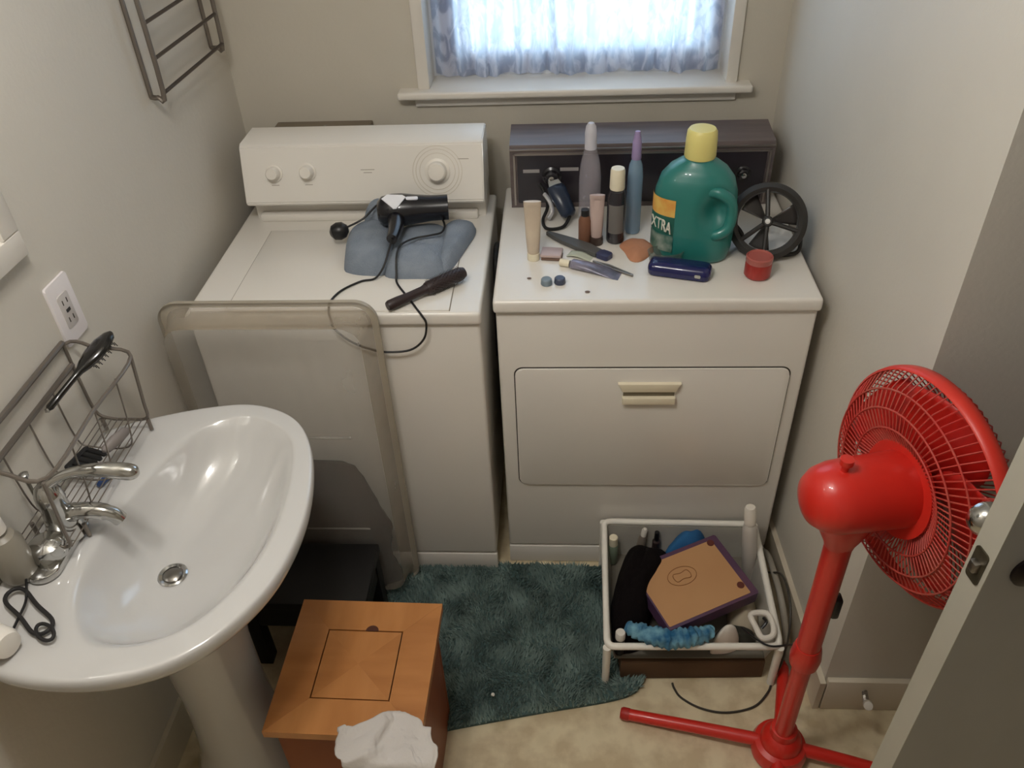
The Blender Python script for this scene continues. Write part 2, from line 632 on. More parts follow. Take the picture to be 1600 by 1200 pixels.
prism(hb, [(-0.064, -0.030), (0.064, -0.030), (0.064, -0.010), (-0.064, -0.010)], 0, 0.014, Mh, 0.003)
mesh('door_handle', hb, cream_plastic, ddoor, label='cream pull handle')
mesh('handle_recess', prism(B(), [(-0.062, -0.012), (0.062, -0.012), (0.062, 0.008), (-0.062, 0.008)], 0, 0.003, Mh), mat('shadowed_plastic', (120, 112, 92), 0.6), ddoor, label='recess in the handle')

wood_dark = mat('dark_woodgrain', (84, 74, 72), 0.3, c2=(104, 92, 90), scale=14, stretch=(0.4, 3, 3))
# console: side profile in (y, z)
prf = [(0.468, 0.914), (0.463, 1.072), (0.470, 1.088), (0.585, 1.100), (0.598, 1.090), (0.600, 0.914)]
bm = B()
loft(bm, [[Vector((x, y, z)) for y, z in prf] for x in (0.022, 0.700)])
con = mesh('console', bm, wood_dark, dr, label='dark brown control console')
fz = frame_m((0.361, 0.4655, 0.998), (1, 0, 0), (0, -0.030, 1))
panel_black = mat('console_black', (40, 36, 42), 0.22, c2=(48, 42, 46), scale=5)
mesh('face_panel', prism(B(), rrect(0.640, 0.138, 0.004), 0.0, 0.003, fz), panel_black, con)
trim_s = mat('satin_trim', (150, 142, 136), 0.3, 0.8)
tb = B()
for (x0, x1, y0, y1) in ((-0.330, 0.330, 0.066, 0.071), (-0.330, -0.325, -0.075, 0.071), (0.325, 0.330, -0.075, 0.071), (-0.338, 0.338, 0.079, 0.083)):
    prism(tb, [(x0, y0), (x1, y0), (x1, y1), (x0, y1)], 0.0, 0.005, fz)
mesh('trim_strip', tb, trim_s, con, label='satin metal trim lines', smooth=0)
lab = mat('label_grey', (150, 144, 142), 0.5)
for (x0, x1, y0, y1) in ((-0.305, -0.262, 0.018, 0.027), (-0.208, -0.160, 0.022, 0.031)):
    mesh('label_bar', prism(B(), [(x0, y0), (x1, y0), (x1, y1), (x0, y1)], 0.0, 0.0042, fz), lab, con, smooth=0)
kp = [(0.026, 0), (0.026, 0.004), (0.020, 0.008), (0.018, 0.020), (0.014, 0.024), (0, 0.024)]
fn = Vector((fz[0][2], fz[1][2], fz[2][2]))
for (x, z, s) in ((0.131, 1.006, 1.0), (0.626, 1.006, 0.75)):
    k = mesh('dial_knob', lathe(B(), [(r * s, h * s) for r, h in kp], (x, 0.463, z), fn), mat('knob_black', (34, 32, 36), 0.25), con)
    mesh('knob_cap', lathe(B(), [(0.009 * s, 0), (0.009 * s, 0.0015), (0.006 * s, 0.003), (0, 0.003)], Vector((x, 0.463, z)) + fn * 0.0245 * s, fn), chrome, k, label='chrome knob centre')

# ------------------------------------------------------------------ washing machine
WR = -0.026
WL = WR - 0.686
WF = -0.034
wa = thing('washing_machine', 'white top loading washing machine with tilted console and three knobs', 'washing machine', ((WL + WR) / 2, 0.26, 0))
bm = B()
box(bm, WL + 0.004, WR - 0.004, WF + 0.010, 0.58, 0.074, 0.870, 0.008, 3)
box(bm, WL + 0.012, WR - 0.012, WF + 0.020, 0.57, 0.004, 0.088)
mesh('cabinet', bm, white_enamel, wa)
mesh('toe_panel', box(B(), WL + 0.004, WR - 0.004, WF + 0.010, WF + 0.03, 0.002, 0.069, 0.003), white_enamel, wa)
mesh('top_panel', box(B(), WL, WR, WF, 0.58, 0.868, 0.903, 0.009, 4), white_enamel, wa)
# seams and lid
lidx0, lidx1 = -0.616, -0.098
mesh('lid_seam', box(B(), lidx0 - 0.002, lidx1 + 0.002, WF + 0.010, 0.372, 0.9025, 0.9037), mat('lid_seam_grey', (140, 132, 118), 0.7), wa, smooth=0)
mesh('lid', box(B(), lidx0, lidx1, WF + 0.0095, 0.370, 0.9025, 0.9058, 0.0014), white_enamel, wa)
# console, face leaning back
bm = B()
box(bm, WL + 0.036, WR - 0.020, 0.448, 0.575, 0.900, 0.975, 0.004)
box(bm, WL + 0.052, WR - 0.040, 0.425, 0.46, 0.902, 0.925, 0.006)
mesh('console_base', bm, white_enamel, wa)
X0, X1 = WL + 0.034, WR - 0.018
prf = [(0.400, 0.962), (0.396, 0.972), (0.440, 1.108), (0.452, 1.116), (0.560, 1.116), (0.575, 1.100), (0.575, 0.962)]
bm = B()
loft(bm, [[Vector((x, y, z)) for y, z in prf] for x in (X0, X1)])
bmesh.ops.bevel(bm, geom=bm.edges[:], offset=0.003, segments=2, affect='EDGES')
wcon = mesh('console', bm, white_enamel, wa)
fc = Vector(((X0 + X1) / 2, 0.418, 1.040))
Mf = frame_m(fc, (1, 0, 0), (0, 0.044, 0.136))
wn = Vector((Mf[0][2], Mf[1][2], Mf[2][2]))
dl = mat('dial_ring', (206, 198, 182), 0.45)


def wface(x, z):
    y = 0.396 + (z - 0.972) * 0.044 / 0.136
    return Vector((x, y, z))


for (x, z, s) in ((-0.592, 1.045, 0.86), (-0.503, 1.047, 0.86), (-0.163, 1.043, 1.25)):
    p = wface(x, z)
    k = mesh('control_knob', lathe(B(), [(0.026 * s, 0), (0.026 * s, 0.004), (0.021 * s, 0.006), (0.0185 * s, 0.024), (0.016 * s, 0.027), (0, 0.027)], p, wn, 32), white_plastic, wcon)
    if s > 1:
        rb = B()
        for R_ in (0.046, 0.056, 0.064):
            tube(rb, [p + wn * 0.0005 + Mf.to_3x3() @ Vector((R_ * math.cos(a), R_ * math.sin(a), 0)) for a in [2 * PI * i / 48 for i in range(48)]], 0.0009, 4, True)
        mesh('dial_ring', rb, dl, wcon, label='faint timer scale rings')
for (x, z, w) in ((-0.345, 1.050, 0.036), (-0.345, 1.043, 0.022), (-0.592, 1.016, 0.020), (-0.503, 1.016, 0.020), (-0.095, 1.072, 0.028)):
    p = wface(x, z)
    tb = prism(B(), [(-w / 2, -0.001), (w / 2, -0.001), (w / 2, 0.001), (-w / 2, 0.001)], 0, 0.0005, frame_m(p, (1, 0, 0), (0, 0.044, 0.136)))
    mesh('printed_marking', tb, mat('print_grey', (168, 160, 148), 0.6), wcon, smooth=0)

# grey brown supply box on the wall behind the washer
vb = thing('valve_box', 'flat grey brown wall box behind the washing machine console', 'box', (-0.50, 0.64, 1.0))
mesh('housing', box(B(), -0.645, -0.372, 0.592, YB - 0.001, 0.96, 1.086, 0.004), mat('taupe_plastic', (120, 108, 92), 0.6), vb)
mesh('valve_tip', lathe(B(), [(0.010, 0), (0.010, 0.006), (0.005, 0.012), (0, 0.012)], (-0.492, 0.612, 1.085)), chrome, vb, label='small shiny valve tip')

# ridged hose between the machines
bm = tube(B(), smooth_path([(-0.012, 0.42, 0.80), (-0.012, 0.36, 0.86), (-0.012, 0.31, 0.86), (-0.012, 0.27, 0.82), (-0.012, 0.22, 0.60)], 6), 0.0095, 10)
hz = mesh('rubber_hose', bm, black_m, origin=(-0.012, 0.3, 0.7))
tag(hz, 'black rubber hose in the gap between washing machine and dryer', 'hose')

# ------------------------------------------------------------------ pedestal sink
SZ = 0.850
sk = thing('pedestal_sink', 'white porcelain pedestal sink with oval bowl against the left wall', 'sink', (-0.585, -0.60, 0))
NO = 96
outer = [(-0.770, -0.385), (-0.755, -0.352), (-0.671, -0.317), (-0.575, -0.292), (-0.478, -0.286), (-0.384, -0.330), (-0.325, -0.430), (-0.296, -0.585), (-0.310, -0.728),
         (-0.360, -0.830), (-0.425, -0.893), (-0.510, -0.925), (-0.603, -0.932), (-0.693, -0.918), (-0.762, -0.880), (-0.778, -0.845), (-0.778, -0.70), (-0.775, -0.52)]
inner = [(-0.500, -0.330), (-0.425, -0.352), (-0.368, -0.420), (-0.344, -0.580), (-0.362, -0.715), (-0.420, -0.820), (-0.500, -0.862), (-0.585, -0.850), (-0.640, -0.760), (-0.648, -0.640),
         (-0.625, -0.500), (-0.575, -0.375)]
SC = Vector((-0.52, -0.60, 0))


def by_angle(poly, n=NO):
    P = smooth_path([Vector((x, y, 0)) for x, y in poly], 8, True)
    out = []
    for k in range(n):
        a = 2 * PI * k / n
        d = Vector((math.cos(a), math.sin(a), 0))
        best = 0
        for i in range(len(P)):
            p, q = P[i] - SC, P[(i + 1) % len(P)] - SC
            e = q - p
            den = d.x * e.y - d.y * e.x
            if abs(den) < 1e-9:
                continue
            t = (p.x * e.y - p.y * e.x) / den
            s = (p.x * d.y - p.y * d.x) / den
            if -1e-6 <= s <= 1 + 1e-6 and t > best:
                best = t
        out.append(SC + d * best)
    return out


O = by_angle(outer)
I = by_angle(inner)
DR = Vector((-0.556, -0.640, 0))
PC = Vector((-0.600, -0.60, 0))


def lv(P, Q, t, z, zf=None):
    return [Vector((p.lerp(q, t).x, p.lerp(q, t).y, z if zf is None else zf(p.lerp(q, t)))) for p, q in zip(P, Q)]


Pc = [PC + (o - SC).normalized() * 0.085 for o in O]
Dc = [DR + (o - SC).normalized() * 0.021 for o in O]
rings = [lv(O, Pc, 0.97, 0.640), lv(O, Pc, 0.80, 0.675), lv(O, Pc, 0.45, 0.730), lv(O, Pc, 0.16, 0.775), lv(O, Pc, 0.045, 0.808), lv(O, Pc, 0.006, 0.822), lv(O, Pc, 0.0, 0.838),
         lv(O, I, 0.05, 0.8475), lv(O, I, 0.14, 0.850), lv(O, I, 0.45, 0.8505), lv(O, I, 0.78, 0.850), lv(O, I, 0.92, 0.8488), lv(O, I, 1.0, 0.8450),
         lv(I, Dc, 0.05, 0.8345), lv(I, Dc, 0.12, 0.813), lv(I, Dc, 0.25, 0.784), lv(I, Dc, 0.42, 0.762), lv(I, Dc, 0.62, 0.747), lv(I, Dc, 0.82, 0.7385), lv(I, Dc, 0.95, 0.7355), lv(I, Dc, 1.0, 0.732), lv(I, Dc, 1.02, 0.715)]
# two shallow soap dishes and the raised deck edge
for R_ in rings[8:11]:
    for v in R_:
        for (sx_, sy_) in ((-0.715, -0.80), (-0.715, -0.42)):
            d = math.hypot((v.x - sx_) / 0.055, (v.y - sy_) / 0.07)
            v.z -= 0.006 * math.exp(-d ** 4)
bm = loft(B(), rings)
o = mesh('basin', bm, porcelain, sk, smooth=180)
md = o.modifiers.new('s', 'SUBSURF'); md.levels = 1; md.render_levels = 2
ped = [(0.125, 0.0), (0.128, 0.03), (0.115, 0.06), (0.098, 0.14), (0.088, 0.30), (0.090, 0.45), (0.102, 0.56), (0.125, 0.66), (0.12, 0.70)]
mesh('pedestal', lathe(B(), ped, (-0.585, -0.60, 0.001), n=40, sx=1.0, sy=0.95), porcelain, sk, smooth=60)
drn = mesh('drain', lathe(B(), [(0.026, -0.003), (0.027, 0.0), (0.024, 0.002), (0.019, 0.0), (0.019, -0.006), (0, -0.006)], (DR.x, DR.y, 0.7355), n=32), chrome, sk, label='chrome drain ring')
mesh('drain_stopper', lathe(B(), [(0.0155, -0.006), (0.0165, 0.0), (0.012, 0.003), (0, 0.004)], (DR.x, DR.y, 0.7355), n=24), steel, drn)
# faucet
bm = B()
prism(bm, rrect(0.058, 0.150, 0.028, 8), 0, 0.012, frame_m((-0.706, -0.680, 0.851), (1, 0, 0), (0, 1, 0)), 0.004)
lathe(bm, [(0.031, 0.008), (0.029, 0.03), (0.024, 0.055), (0.022, 0.085), (0.0235, 0.090), (0.022, 0.105), (0.016, 0.120), (0.010, 0.126), (0, 0.127)], (-0.700, -0.650, 0.851))
fau = mesh('faucet', bm, chrome, sk, label='chrome faucet body on the sink deck')
mesh('spout', tube(B(), smooth_path([(-0.700, -0.650, 0.895), (-0.675, -0.647, 0.908), (-0.645, -0.643, 0.908), (-0.615, -0.640, 0.898), (-0.604, -0.639, 0.882)], 6), [0.016] * 8 + [0.0145] * 9 + [0.013] * 8, 16), chrome, fau)
mesh('lever', tube(B(), smooth_path([(-0.700, -0.650, 0.955), (-0.692, -0.645, 0.975), (-0.655, -0.634, 0.988), (-0.610, -0.626, 0.988), (-0.568, -0.622, 0.980), (-0.548, -0.622, 0.976)], 6), [0.016, 0.0155, 0.015, 0.014, 0.0125, 0.0115, 0.0105, 0.0098, 0.0092, 0.009, 0.009, 0.009, 0.009, 0.0095, 0.010, 0.0105, 0.011, 0.0118, 0.0125, 0.013, 0.0138, 0.0142, 0.0146, 0.0148, 0.0147, 0.0143, 0.0136, 0.0125, 0.0105, 0.008, 0.004][:31], 14), chrome, fau, label='curved chrome lever handle')
mesh('pop_up_rod', lathe(tube(B(), [(-0.733, -0.640, 0.855), (-0.733, -0.640, 0.985)], 0.0035), [(0, 0.0), (0.007, 0.004), (0.008, 0.010), (0, 0.016)], (-0.733, -0.640, 0.98)), chrome, fau)
bm = B()
tube(bm, smooth_path([(-0.705, -0.660, 0.872), (-0.722, -0.700, 0.874), (-0.742, -0.735, 0.868)], 5), 0.014, 14)
lathe(bm, [(0.028, 0), (0.031, 0.012), (0.028, 0.028), (0.018, 0.036), (0, 0.038)], (-0.705, -0.700, 0.862))
mesh('side_handle', bm, chrome, fau, label='rounded chrome side piece')

# things lying on the sink deck
bm = tube(B(), smooth_path([(-0.748, -0.700, 0.868), (-0.735, -0.730, 0.862), (-0.715, -0.765, 0.862), (-0.702, -0.795, 0.858), (-0.697, -0.83, 0.858), (-0.692, -0.862, 0.859), (-0.688, -0.885, 0.859), (-0.700, -0.905, 0.858)], 6), 0.0022, 8)
tag(mesh('thin_cord', bm, black_m, origin=(-0.70, -0.80, 0.858)), 'thin dark cord hanging across the front left of the sink deck', 'cord')
bm = B()
pp = []
for k in range(40):
    a = 2 * PI * k / 40
    u, v = 0.062 * math.cos(a), 0.018 * math.sin(a)
    d = Vector((0.80, -0.60, 0)); e = Vector((0.60, 0.80, 0))
    q = Vector((-0.688, -0.812, 0.8585)) + d * u + e * (v + 0.004 * math.sin(3 * a))
    pp.append(q)
tube(bm, pp, 0.0034, 8, True)
ht = thing('hair_tie', 'black looped hair tie lying on the front of the sink deck', 'hair tie', (-0.688, -0.812, 0.855))
mesh('band', bm, mat('elastic_black', (30, 28, 28), 0.7), ht)
c2 = Vector((-0.640, -0.852, 0.8595))
mesh('band_loop', tube(B(), [c2 + Vector((0.021 * math.cos(a) * 0.8 + 0.010 * math.sin(a) * 0.6, -0.021 * math.cos(a) * 0.6 + 0.010 * math.sin(a) * 0.8, 0.001)) for a in [2 * PI * k / 24 for k in range(24)]], 0.003, 8, True), MATS['elastic_black'], ht)
wp = thing('soap_bottle', 'white rounded bottle lying at the front left corner of the sink', 'bottle', (-0.725, -0.865, 0.875))
mesh('body', lathe(B(), [(0, 0), (0.020, 0.004), (0.024, 0.015), (0.024, 0.07), (0.018, 0.085), (0.010, 0.09), (0, 0.09)], (-0.668, -0.888, 0.8755), Vector((-1, 0.35, 0)), 24), white_plastic, wp)
mesh('cap', lathe(B(), [(0.011, 0), (0.011, 0.018), (0, 0.018)], Vector((-0.668, -0.888, 0.8755)) + Vector((-1, 0.35, 0)).normalized() * 0.089, Vector((-1, 0.35, 0)), 20), cream_plastic, wp)
bm = B()
box(bm, -0.030, 0.030, -0.0045, 0.0045, -0.005, 0.005, 0.002)
bm.transform(frame_m((-0.690, -0.508, 0.859), (0.35, 1, 0), (-1, 0.35, 0)))
tag(mesh('blue_clip', bm, mat('blue_plastic', (52, 78, 130), 0.4), origin=(-0.69, -0.508, 0.858)), 'small blue plastic clip on the sink deck behind the lever', 'clip')

# wire basket at the wall behind the sink
wb = thing('wire_basket', 'grey wire basket standing on the back of the sink under the outlet', 'basket', (-0.71, -0.60, 0.852))
r1, r2 = 0.0042, 0.0022
yA, yB_ = -0.372, -0.700
xb, xf = -0.768, -0.640
top = [(xb, yA, 1.062), (xf, yA - 0.012, 1.043), (xf, yB_, 1.043), (xb, yB_, 1.062)]
mesh('top_rim', tube(B(), smooth_path([top[0], (-0.71, yA + 0.002, 1.054), top[1], (xf, -0.54, 1.043), top[2], (-0.71, yB_, 1.052), top[3], (xb, -0.54, 1.062)], 5, True), 0.0036, 8, True), wire_m, wb)
mesh('back_rail', tube(B(), [(xb, yA, 1.016), (xb, yB_, 1.016)], r1 + 0.001, 8), wire_m, wb)
mesh('back_rail', tube(B(), [(xb, yA, 1.066), (xb, yB_, 1.066)], r1 + 0.0012, 8), wire_m, wb)
for y in (yA, yB_):
    mesh('end_frame', tube(B(), smooth_path([(xb, y, 1.062), (xb, y, 0.97), (xb + 0.004, y, 0.90), (-0.74, y, 0.882), (-0.70, y, 0.880), (-0.665, y, 0.884), (-0.655, y - 0.006, 0.93), (xf, y - 0.012, 1.043)], 5), 0.0032, 8), wire_m, wb)
for k in range(9):
    x = -0.762 + k * 0.0125
    mesh('base_wire', tube(B(), [(x, yA, 0.882), (x, yB_, 0.882)], 0.0012, 6), wire_m, wb)
for k in range(3):
    y = yA - 0.08 - k * 0.085
    mesh('cross_wire', tube(B(), smooth_path([(xb, y, 1.016), (xb + 0.003, y, 0.90), (-0.74, y, 0.879), (-0.67, y, 0.879), (-0.652, y, 0.93), (xf, y, 1.043)], 4), 0.0016, 6), wire_m, wb)
for k in range(4):
    mesh('foot', tube(B(), [((xb + 0.01, -0.665)[k % 2], (yA, yB_ + 0.05)[k // 2], 0.882), ((xb + 0.01, -0.665)[k % 2], (yA, yB_ + 0.05)[k // 2], 0.853)], 0.004, 8), wire_m, wb)

hb_ = thing('hair_brush', 'black paddle hair brush leaning over the end of the wire basket', 'brush', (-0.71, -0.40, 1.06))
Mb = frame_m((-0.708, -0.392, 1.050), (-0.35, -0.86, -0.30), (0.85, -0.40, 0.12))
bm = B()
rg = []
for k, (x, w, t) in enumerate(((-0.058, 0.004, 0.004), (-0.050, 0.014, 0.008), (-0.030, 0.022, 0.011), (-0.005, 0.023, 0.012), (0.020, 0.016, 0.010), (0.036, 0.008, 0.007), (0.050, 0.006, 0.006), (0.090, 0.006, 0.006), (0.118, 0.008, 0.006), (0.124, 0.004, 0.003))):
    rg.append([Mb @ Vector((x, w * math.cos(a), t * math.sin(a))) for a in [2 * PI * i / 16 for i in range(16)]])
mesh('head_and_handle', loft(bm, rg), mat('gloss_black', (18, 17, 16), 0.18, coat=0.4), hb_)
bs = B()
for i in range(7):
    for j in range(5):
        p = Mb @ Vector((-0.042 + i * 0.009, -0.014 + j * 0.007, -0.008)); q = Mb @ Vector((-0.042 + i * 0.009, -0.015 + j * 0.0075, -0.018))
        tube(bs, [p, q], 0.0009, 4)
o = mesh('bristles', bs, black_m, hb_); o['kind'] = 'stuff'
mesh('metal_tip', lathe(B(), [(0.004, 0), (0.005, 0.004), (0, 0.008)], Mb @ Vector((0.122, 0, 0)), Mb.to_3x3() @ Vector((1, 0, 0)), 12), chrome, hb_)
cb = thing('hair_comb', 'short black wide toothed comb lying in the wire basket', 'comb', (-0.725, -0.50, 0.90))
Mc = frame_m((-0.724, -0.505, 0.893), (0.25, 1, 0), (-1, 0.25, 0.1))
mesh('spine', prism(B(), rrect(0.060, 0.010, 0.004), -0.003, 0.003, Mc @ Matrix.Translation((0, 0.020, 0)), 0.001), black_m, cb)
for k in range(5):
    mesh('tooth', prism(B(), rrect(0.009, 0.040, 0.003), -0.0025, 0.0025, Mc @ Matrix.Translation((-0.025 + k * 0.0125, -0.003, 0)), 0.001), black_m, cb)
bm = B()
rg = []
for x, w in ((-0.032, 0.004), (-0.026, 0.012), (0, 0.016), (0.026, 0.012), (0.032, 0.004)):
    rg.append([Vector((-0.690 + 0.3 * x + w * math.cos(a) * 0.7, -0.452 + x, 0.896 + w * 0.8 * math.sin(a))) for a in [2 * PI * i / 14 for i in range(14)]])
tag(mesh('soap_bar', loft(bm, rg), mat('grey_soap', (134, 126, 122), 0.5), origin=(-0.69, -0.452, 0.885)), 'small grey soap bar in the wire basket next to the faucet', 'soap')
clr = film('clear_bottle_plastic', (190, 186, 178), 0.45, 0.15, 6, 0.25)
bt = thing('lotion_bottle', 'grey bottle with white cap on the sink deck at the left picture edge', 'bottle', (-0.742, -0.735, 0.8515))
mesh('body', lathe(B(), [(0, 0), (0.026, 0.002), (0.029, 0.010), (0.029, 0.075), (0.022, 0.092), (0.012, 0.098), (0.012, 0.106), (0, 0.106)], (-0.742, -0.735, 0.8515), n=28), mat('grey_bottle', (140, 134, 122), 0.3), bt)
mesh('cap', lathe(B(), [(0.016, 0), (0.016, 0.022), (0.012, 0.026), (0, 0.026)], (-0.742, -0.735, 0.9565), n=24), white_plastic, bt)

# outlet plate, mirror, towel rack on the left wall
def lwx(y):
    return LW0[0] + (LW1[0] - LW0[0]) * (y - LW0[1]) / (LW1[1] - LW0[1])


ld = Vector((LW1[0] - LW0[0], LW1[1] - LW0[1], 0)).normalized()
Mo = frame_m((lwx(-0.322) + 0.0005, -0.322, 1.107), ld, (0, 0, 1))
if (Mo.to_3x3() @ Vector((0, 0, 1))).x < 0:
    Mo = frame_m((lwx(-0.322) + 0.0005, -0.322, 1.107), -ld, (0, 0, 1))
ot = thing('outlet_plate', 'white electrical outlet plate on the left wall above the wire basket', 'outlet', (lwx(-0.322), -0.322, 1.107))
mesh('cover_plate', prism(B(), rrect(0.074, 0.126, 0.005), 0, 0.005, Mo, 0.002), mat('outlet_white', (232, 226, 226), 0.35), ot)
rc = mesh('receptacle', prism(B(), rrect(0.034, 0.068, 0.004), 0.004, 0.0068, Mo, 0.001), mat('outlet_grey', (196, 190, 186), 0.4), ot)
for (x, y) in ((-0.007, 0.018), (0.007, 0.018), (-0.007, -0.018), (0.007, -0.018)):
    mesh('slot', prism(B(), [(x - 0.0012, y - 0.005), (x + 0.0012, y - 0.005), (x + 0.0012, y + 0.005), (x - 0.0012, y + 0.005)], 0.0065, 0.0072, Mo), gap_m, rc, smooth=0)
mesh('reset_button', prism(B(), [(-0.006, -0.003), (0.006, -0.003), (0.006, 0.003), (-0.006, 0.003)], 0.0065, 0.008, Mo), black_m, rc, smooth=0)

my1, my0, mz0, mz1 = -0.352, -0.95, 1.254, 1.95
mr_ = thing('wall_mirror', 'white framed mirror on the left wall cut by the left picture edge', 'mirror', (lwx(-0.65), -0.65, 1.6))
Mm = Mo.copy()
Mm.translation = Vector((lwx(-0.67) + 0.001, -0.67, 1.602))
sgn = 1 if (Mm.to_3x3() @ Vector((1, 0, 0))).y > 0 else -1
fwid = 0.045
for (x0, x1, y0, y1) in ((-0.298, 0.298, -0.348, -0.348 + fwid), (-0.298, 0.298, 0.348 - fwid, 0.348), (0.298 - fwid, 0.298, -0.348 + fwid, 0.348 - fwid), (-0.298, -0.298 + fwid, -0.348 + fwid, 0.348 - fwid)):
    mesh('frame_rail', prism(B(), [(x0, y0), (x1, y0), (x1, y1), (x0, y1)], 0, 0.022, Mm, 0.005), trim_m, mr_)
mesh('mirror_glass', prism(B(), rrect(0.52, 0.62, 0.002), 0.004, 0.010, Mm), mat('mirror_silver', (215, 218, 216), 0.03, 1.0), mr_)

tr = thing('wire_rack', 'grey wire rack with parallel bars high on the left wall', 'rack', (-0.72, 0.42, 1.28))
for y in (0.205, 0.575):
    wx = lwx(y) + 0.005
    mesh('wall_upright', tube(B(), [(wx, y + 0.01, 1.318), (wx, y + 0.01, 1.90)], 0.0055, 8), wire_m, tr)
    mesh('front_upright', tube(B(), smooth_path([(wx, y + 0.01, 1.318), (wx + 0.02, y, 1.320), (wx + 0.035, y, 1.336), (wx + 0.036, y, 1.6), (wx + 0.036, y, 1.90)], 4), 0.0058, 8), wire_m, tr)
for k, z in enumerate((1.330, 1.402, 1.474, 1.546, 1.618, 1.69, 1.77, 1.85)):
    m_ = mat('dark_wire', (84, 76, 70), 0.35, 0.7)
    mesh('crossbar', tube(B(), [(lwx(0.205) + 0.041, 0.205, z), (lwx(0.575) + 0.041, 0.575, z)], 0.0042, 8), m_, tr)

# ------------------------------------------------------------------ clear storage tote standing on end in front of the washer
tt = thing('storage_tote', 'large cloudy clear plastic storage tote standing on end in front of the washing machine', 'tote', (-0.50, -0.09, 0))
hazem = film('cloudy_tote_plastic', (198, 193, 184), 0.46, 0.4, 3.0, 0.13, (1, 1, 0.45))
hazer = film('tote_rim_plastic', (178, 168, 150), 0.95, 0.35, 4.0, 0.8)
cxr, czr = (-0.755 - 0.255) / 2, (0.006 + 0.952) / 2
wr_, hr_ = 0.500, 0.946
NR = 10


def tring(w, h, r, y, dz=0.0, dx=0.0):
    return [Vector((cxr + dx + x, y, czr + dz + z)) for x, z in rrect(w, h, r, NR)]


sidem = film('tote_side_plastic', (176, 162, 142), 0.66, 0.35, 4.0, 0.36)
bm = loft(B(), [tring(wr_ - 0.030, hr_ - 0.030, 0.040, -0.057), tring(wr_ - 0.044, hr_ - 0.044, 0.042, -0.085), tring(wr_ - 0.058, hr_ - 0.054, 0.046, -0.126)], cap0=False, cap1=False)
mesh('side_walls', bm, sidem, tt, smooth=50, label='beige tinted side walls')
bm = loft(B(), [tring(wr_ - 0.059, hr_ - 0.055, 0.046, -0.1265), tring(wr_ - 0.070, hr_ - 0.066, 0.044, -0.134), tring(wr_ - 0.10, hr_ - 0.095, 0.04, -0.138)], cap0=False, cap1=True)
shell = mesh('base_panel', bm, hazem, tt, smooth=50, label='cloudy clear base panel')
bm = loft(B(), [tring(wr_ - 0.030, hr_ - 0.030, 0.040, -0.056), tring(wr_, hr_, 0.050, -0.053), tring(wr_, hr_, 0.050, -0.050), tring(wr_ + 0.004, hr_ + 0.004, 0.052, -0.058), tring(wr_ + 0.004, hr_ + 0.004, 0.052, -0.064)], cap0=False, cap1=False)
mesh('rim', bm, hazer, tt, smooth=50, label='thicker rolled rim of the tote')
for zz in (0.30, 0.62):
    bm = loft(B(), [[Vector((x, y, z)) for y, z in ((-0.1375, zz - 0.004), (-0.1405, zz), (-0.1375, zz + 0.004))] for x in (cxr - 0.16, cxr + 0.16)])
    mesh('base_rib', bm, hazem, tt, smooth=0)
# dark bundle of cloth inside the tote
bm = B()


def bundle(u, v):
    th = 2 * PI * u
    z = 0.035 + 0.47 * v
    w = 0.205 * (1 - 0.35 * v ** 3)
    d = 0.030 * (1 - 0.3 * v)
    nn = noise.fractal(Vector((math.cos(th) * 2, math.sin(th) * 2, z * 9)), 1, 2, 3)
    k = 1 if v < 1 else 0.05
    return Vector((cxr - 0.005 + w * k * (1 + 0.08 * nn) * math.copysign(abs(math.cos(th)) ** 0.6, math.cos(th)), -0.092 + d * k * (1 + 0.1 * nn) * math.sin(th), z))


tag(mesh('clothes_bundle', sheet(48, 22, bundle), mat('dark_brown_cloth', (26, 18, 14), 0.95, c2=(50, 32, 22), scale=10, bump=0.5), origin=(cxr, -0.092, 0.035), smooth=80), 'dark brown bundle of cloth inside the clear storage tote', 'cloth')

# low black table beside the pedestal
bt_ = thing('low_table', 'low black table with square legs between sink pedestal and washing machine', 'table', (-0.49, -0.25, 0))
blk = mat('black_wood', (12, 10, 10), 0.6)
mesh('table_top', box(B(), -0.655, -0.325, -0.350, -0.155, 0.235, 0.262, 0.004), blk, bt_)
for (a, b, c, d) in ((-0.645, -0.335, -0.345, -0.327), (-0.645, -0.335, -0.178, -0.160), (-0.645, -0.627, -0.327, -0.178), (-0.353, -0.335, -0.327, -0.178)):
    mesh('apron', box(B(), a, b, c, d, 0.165, 0.236), blk, bt_)
for (x, y) in ((-0.630, -0.330), (-0.350, -0.330), (-0.630, -0.175), (-0.350, -0.175)):
    mesh('leg', box(B(), x - 0.019, x + 0.019, y - 0.019, y + 0.019, 0.001, 0.236, 0.002), blk, bt_)

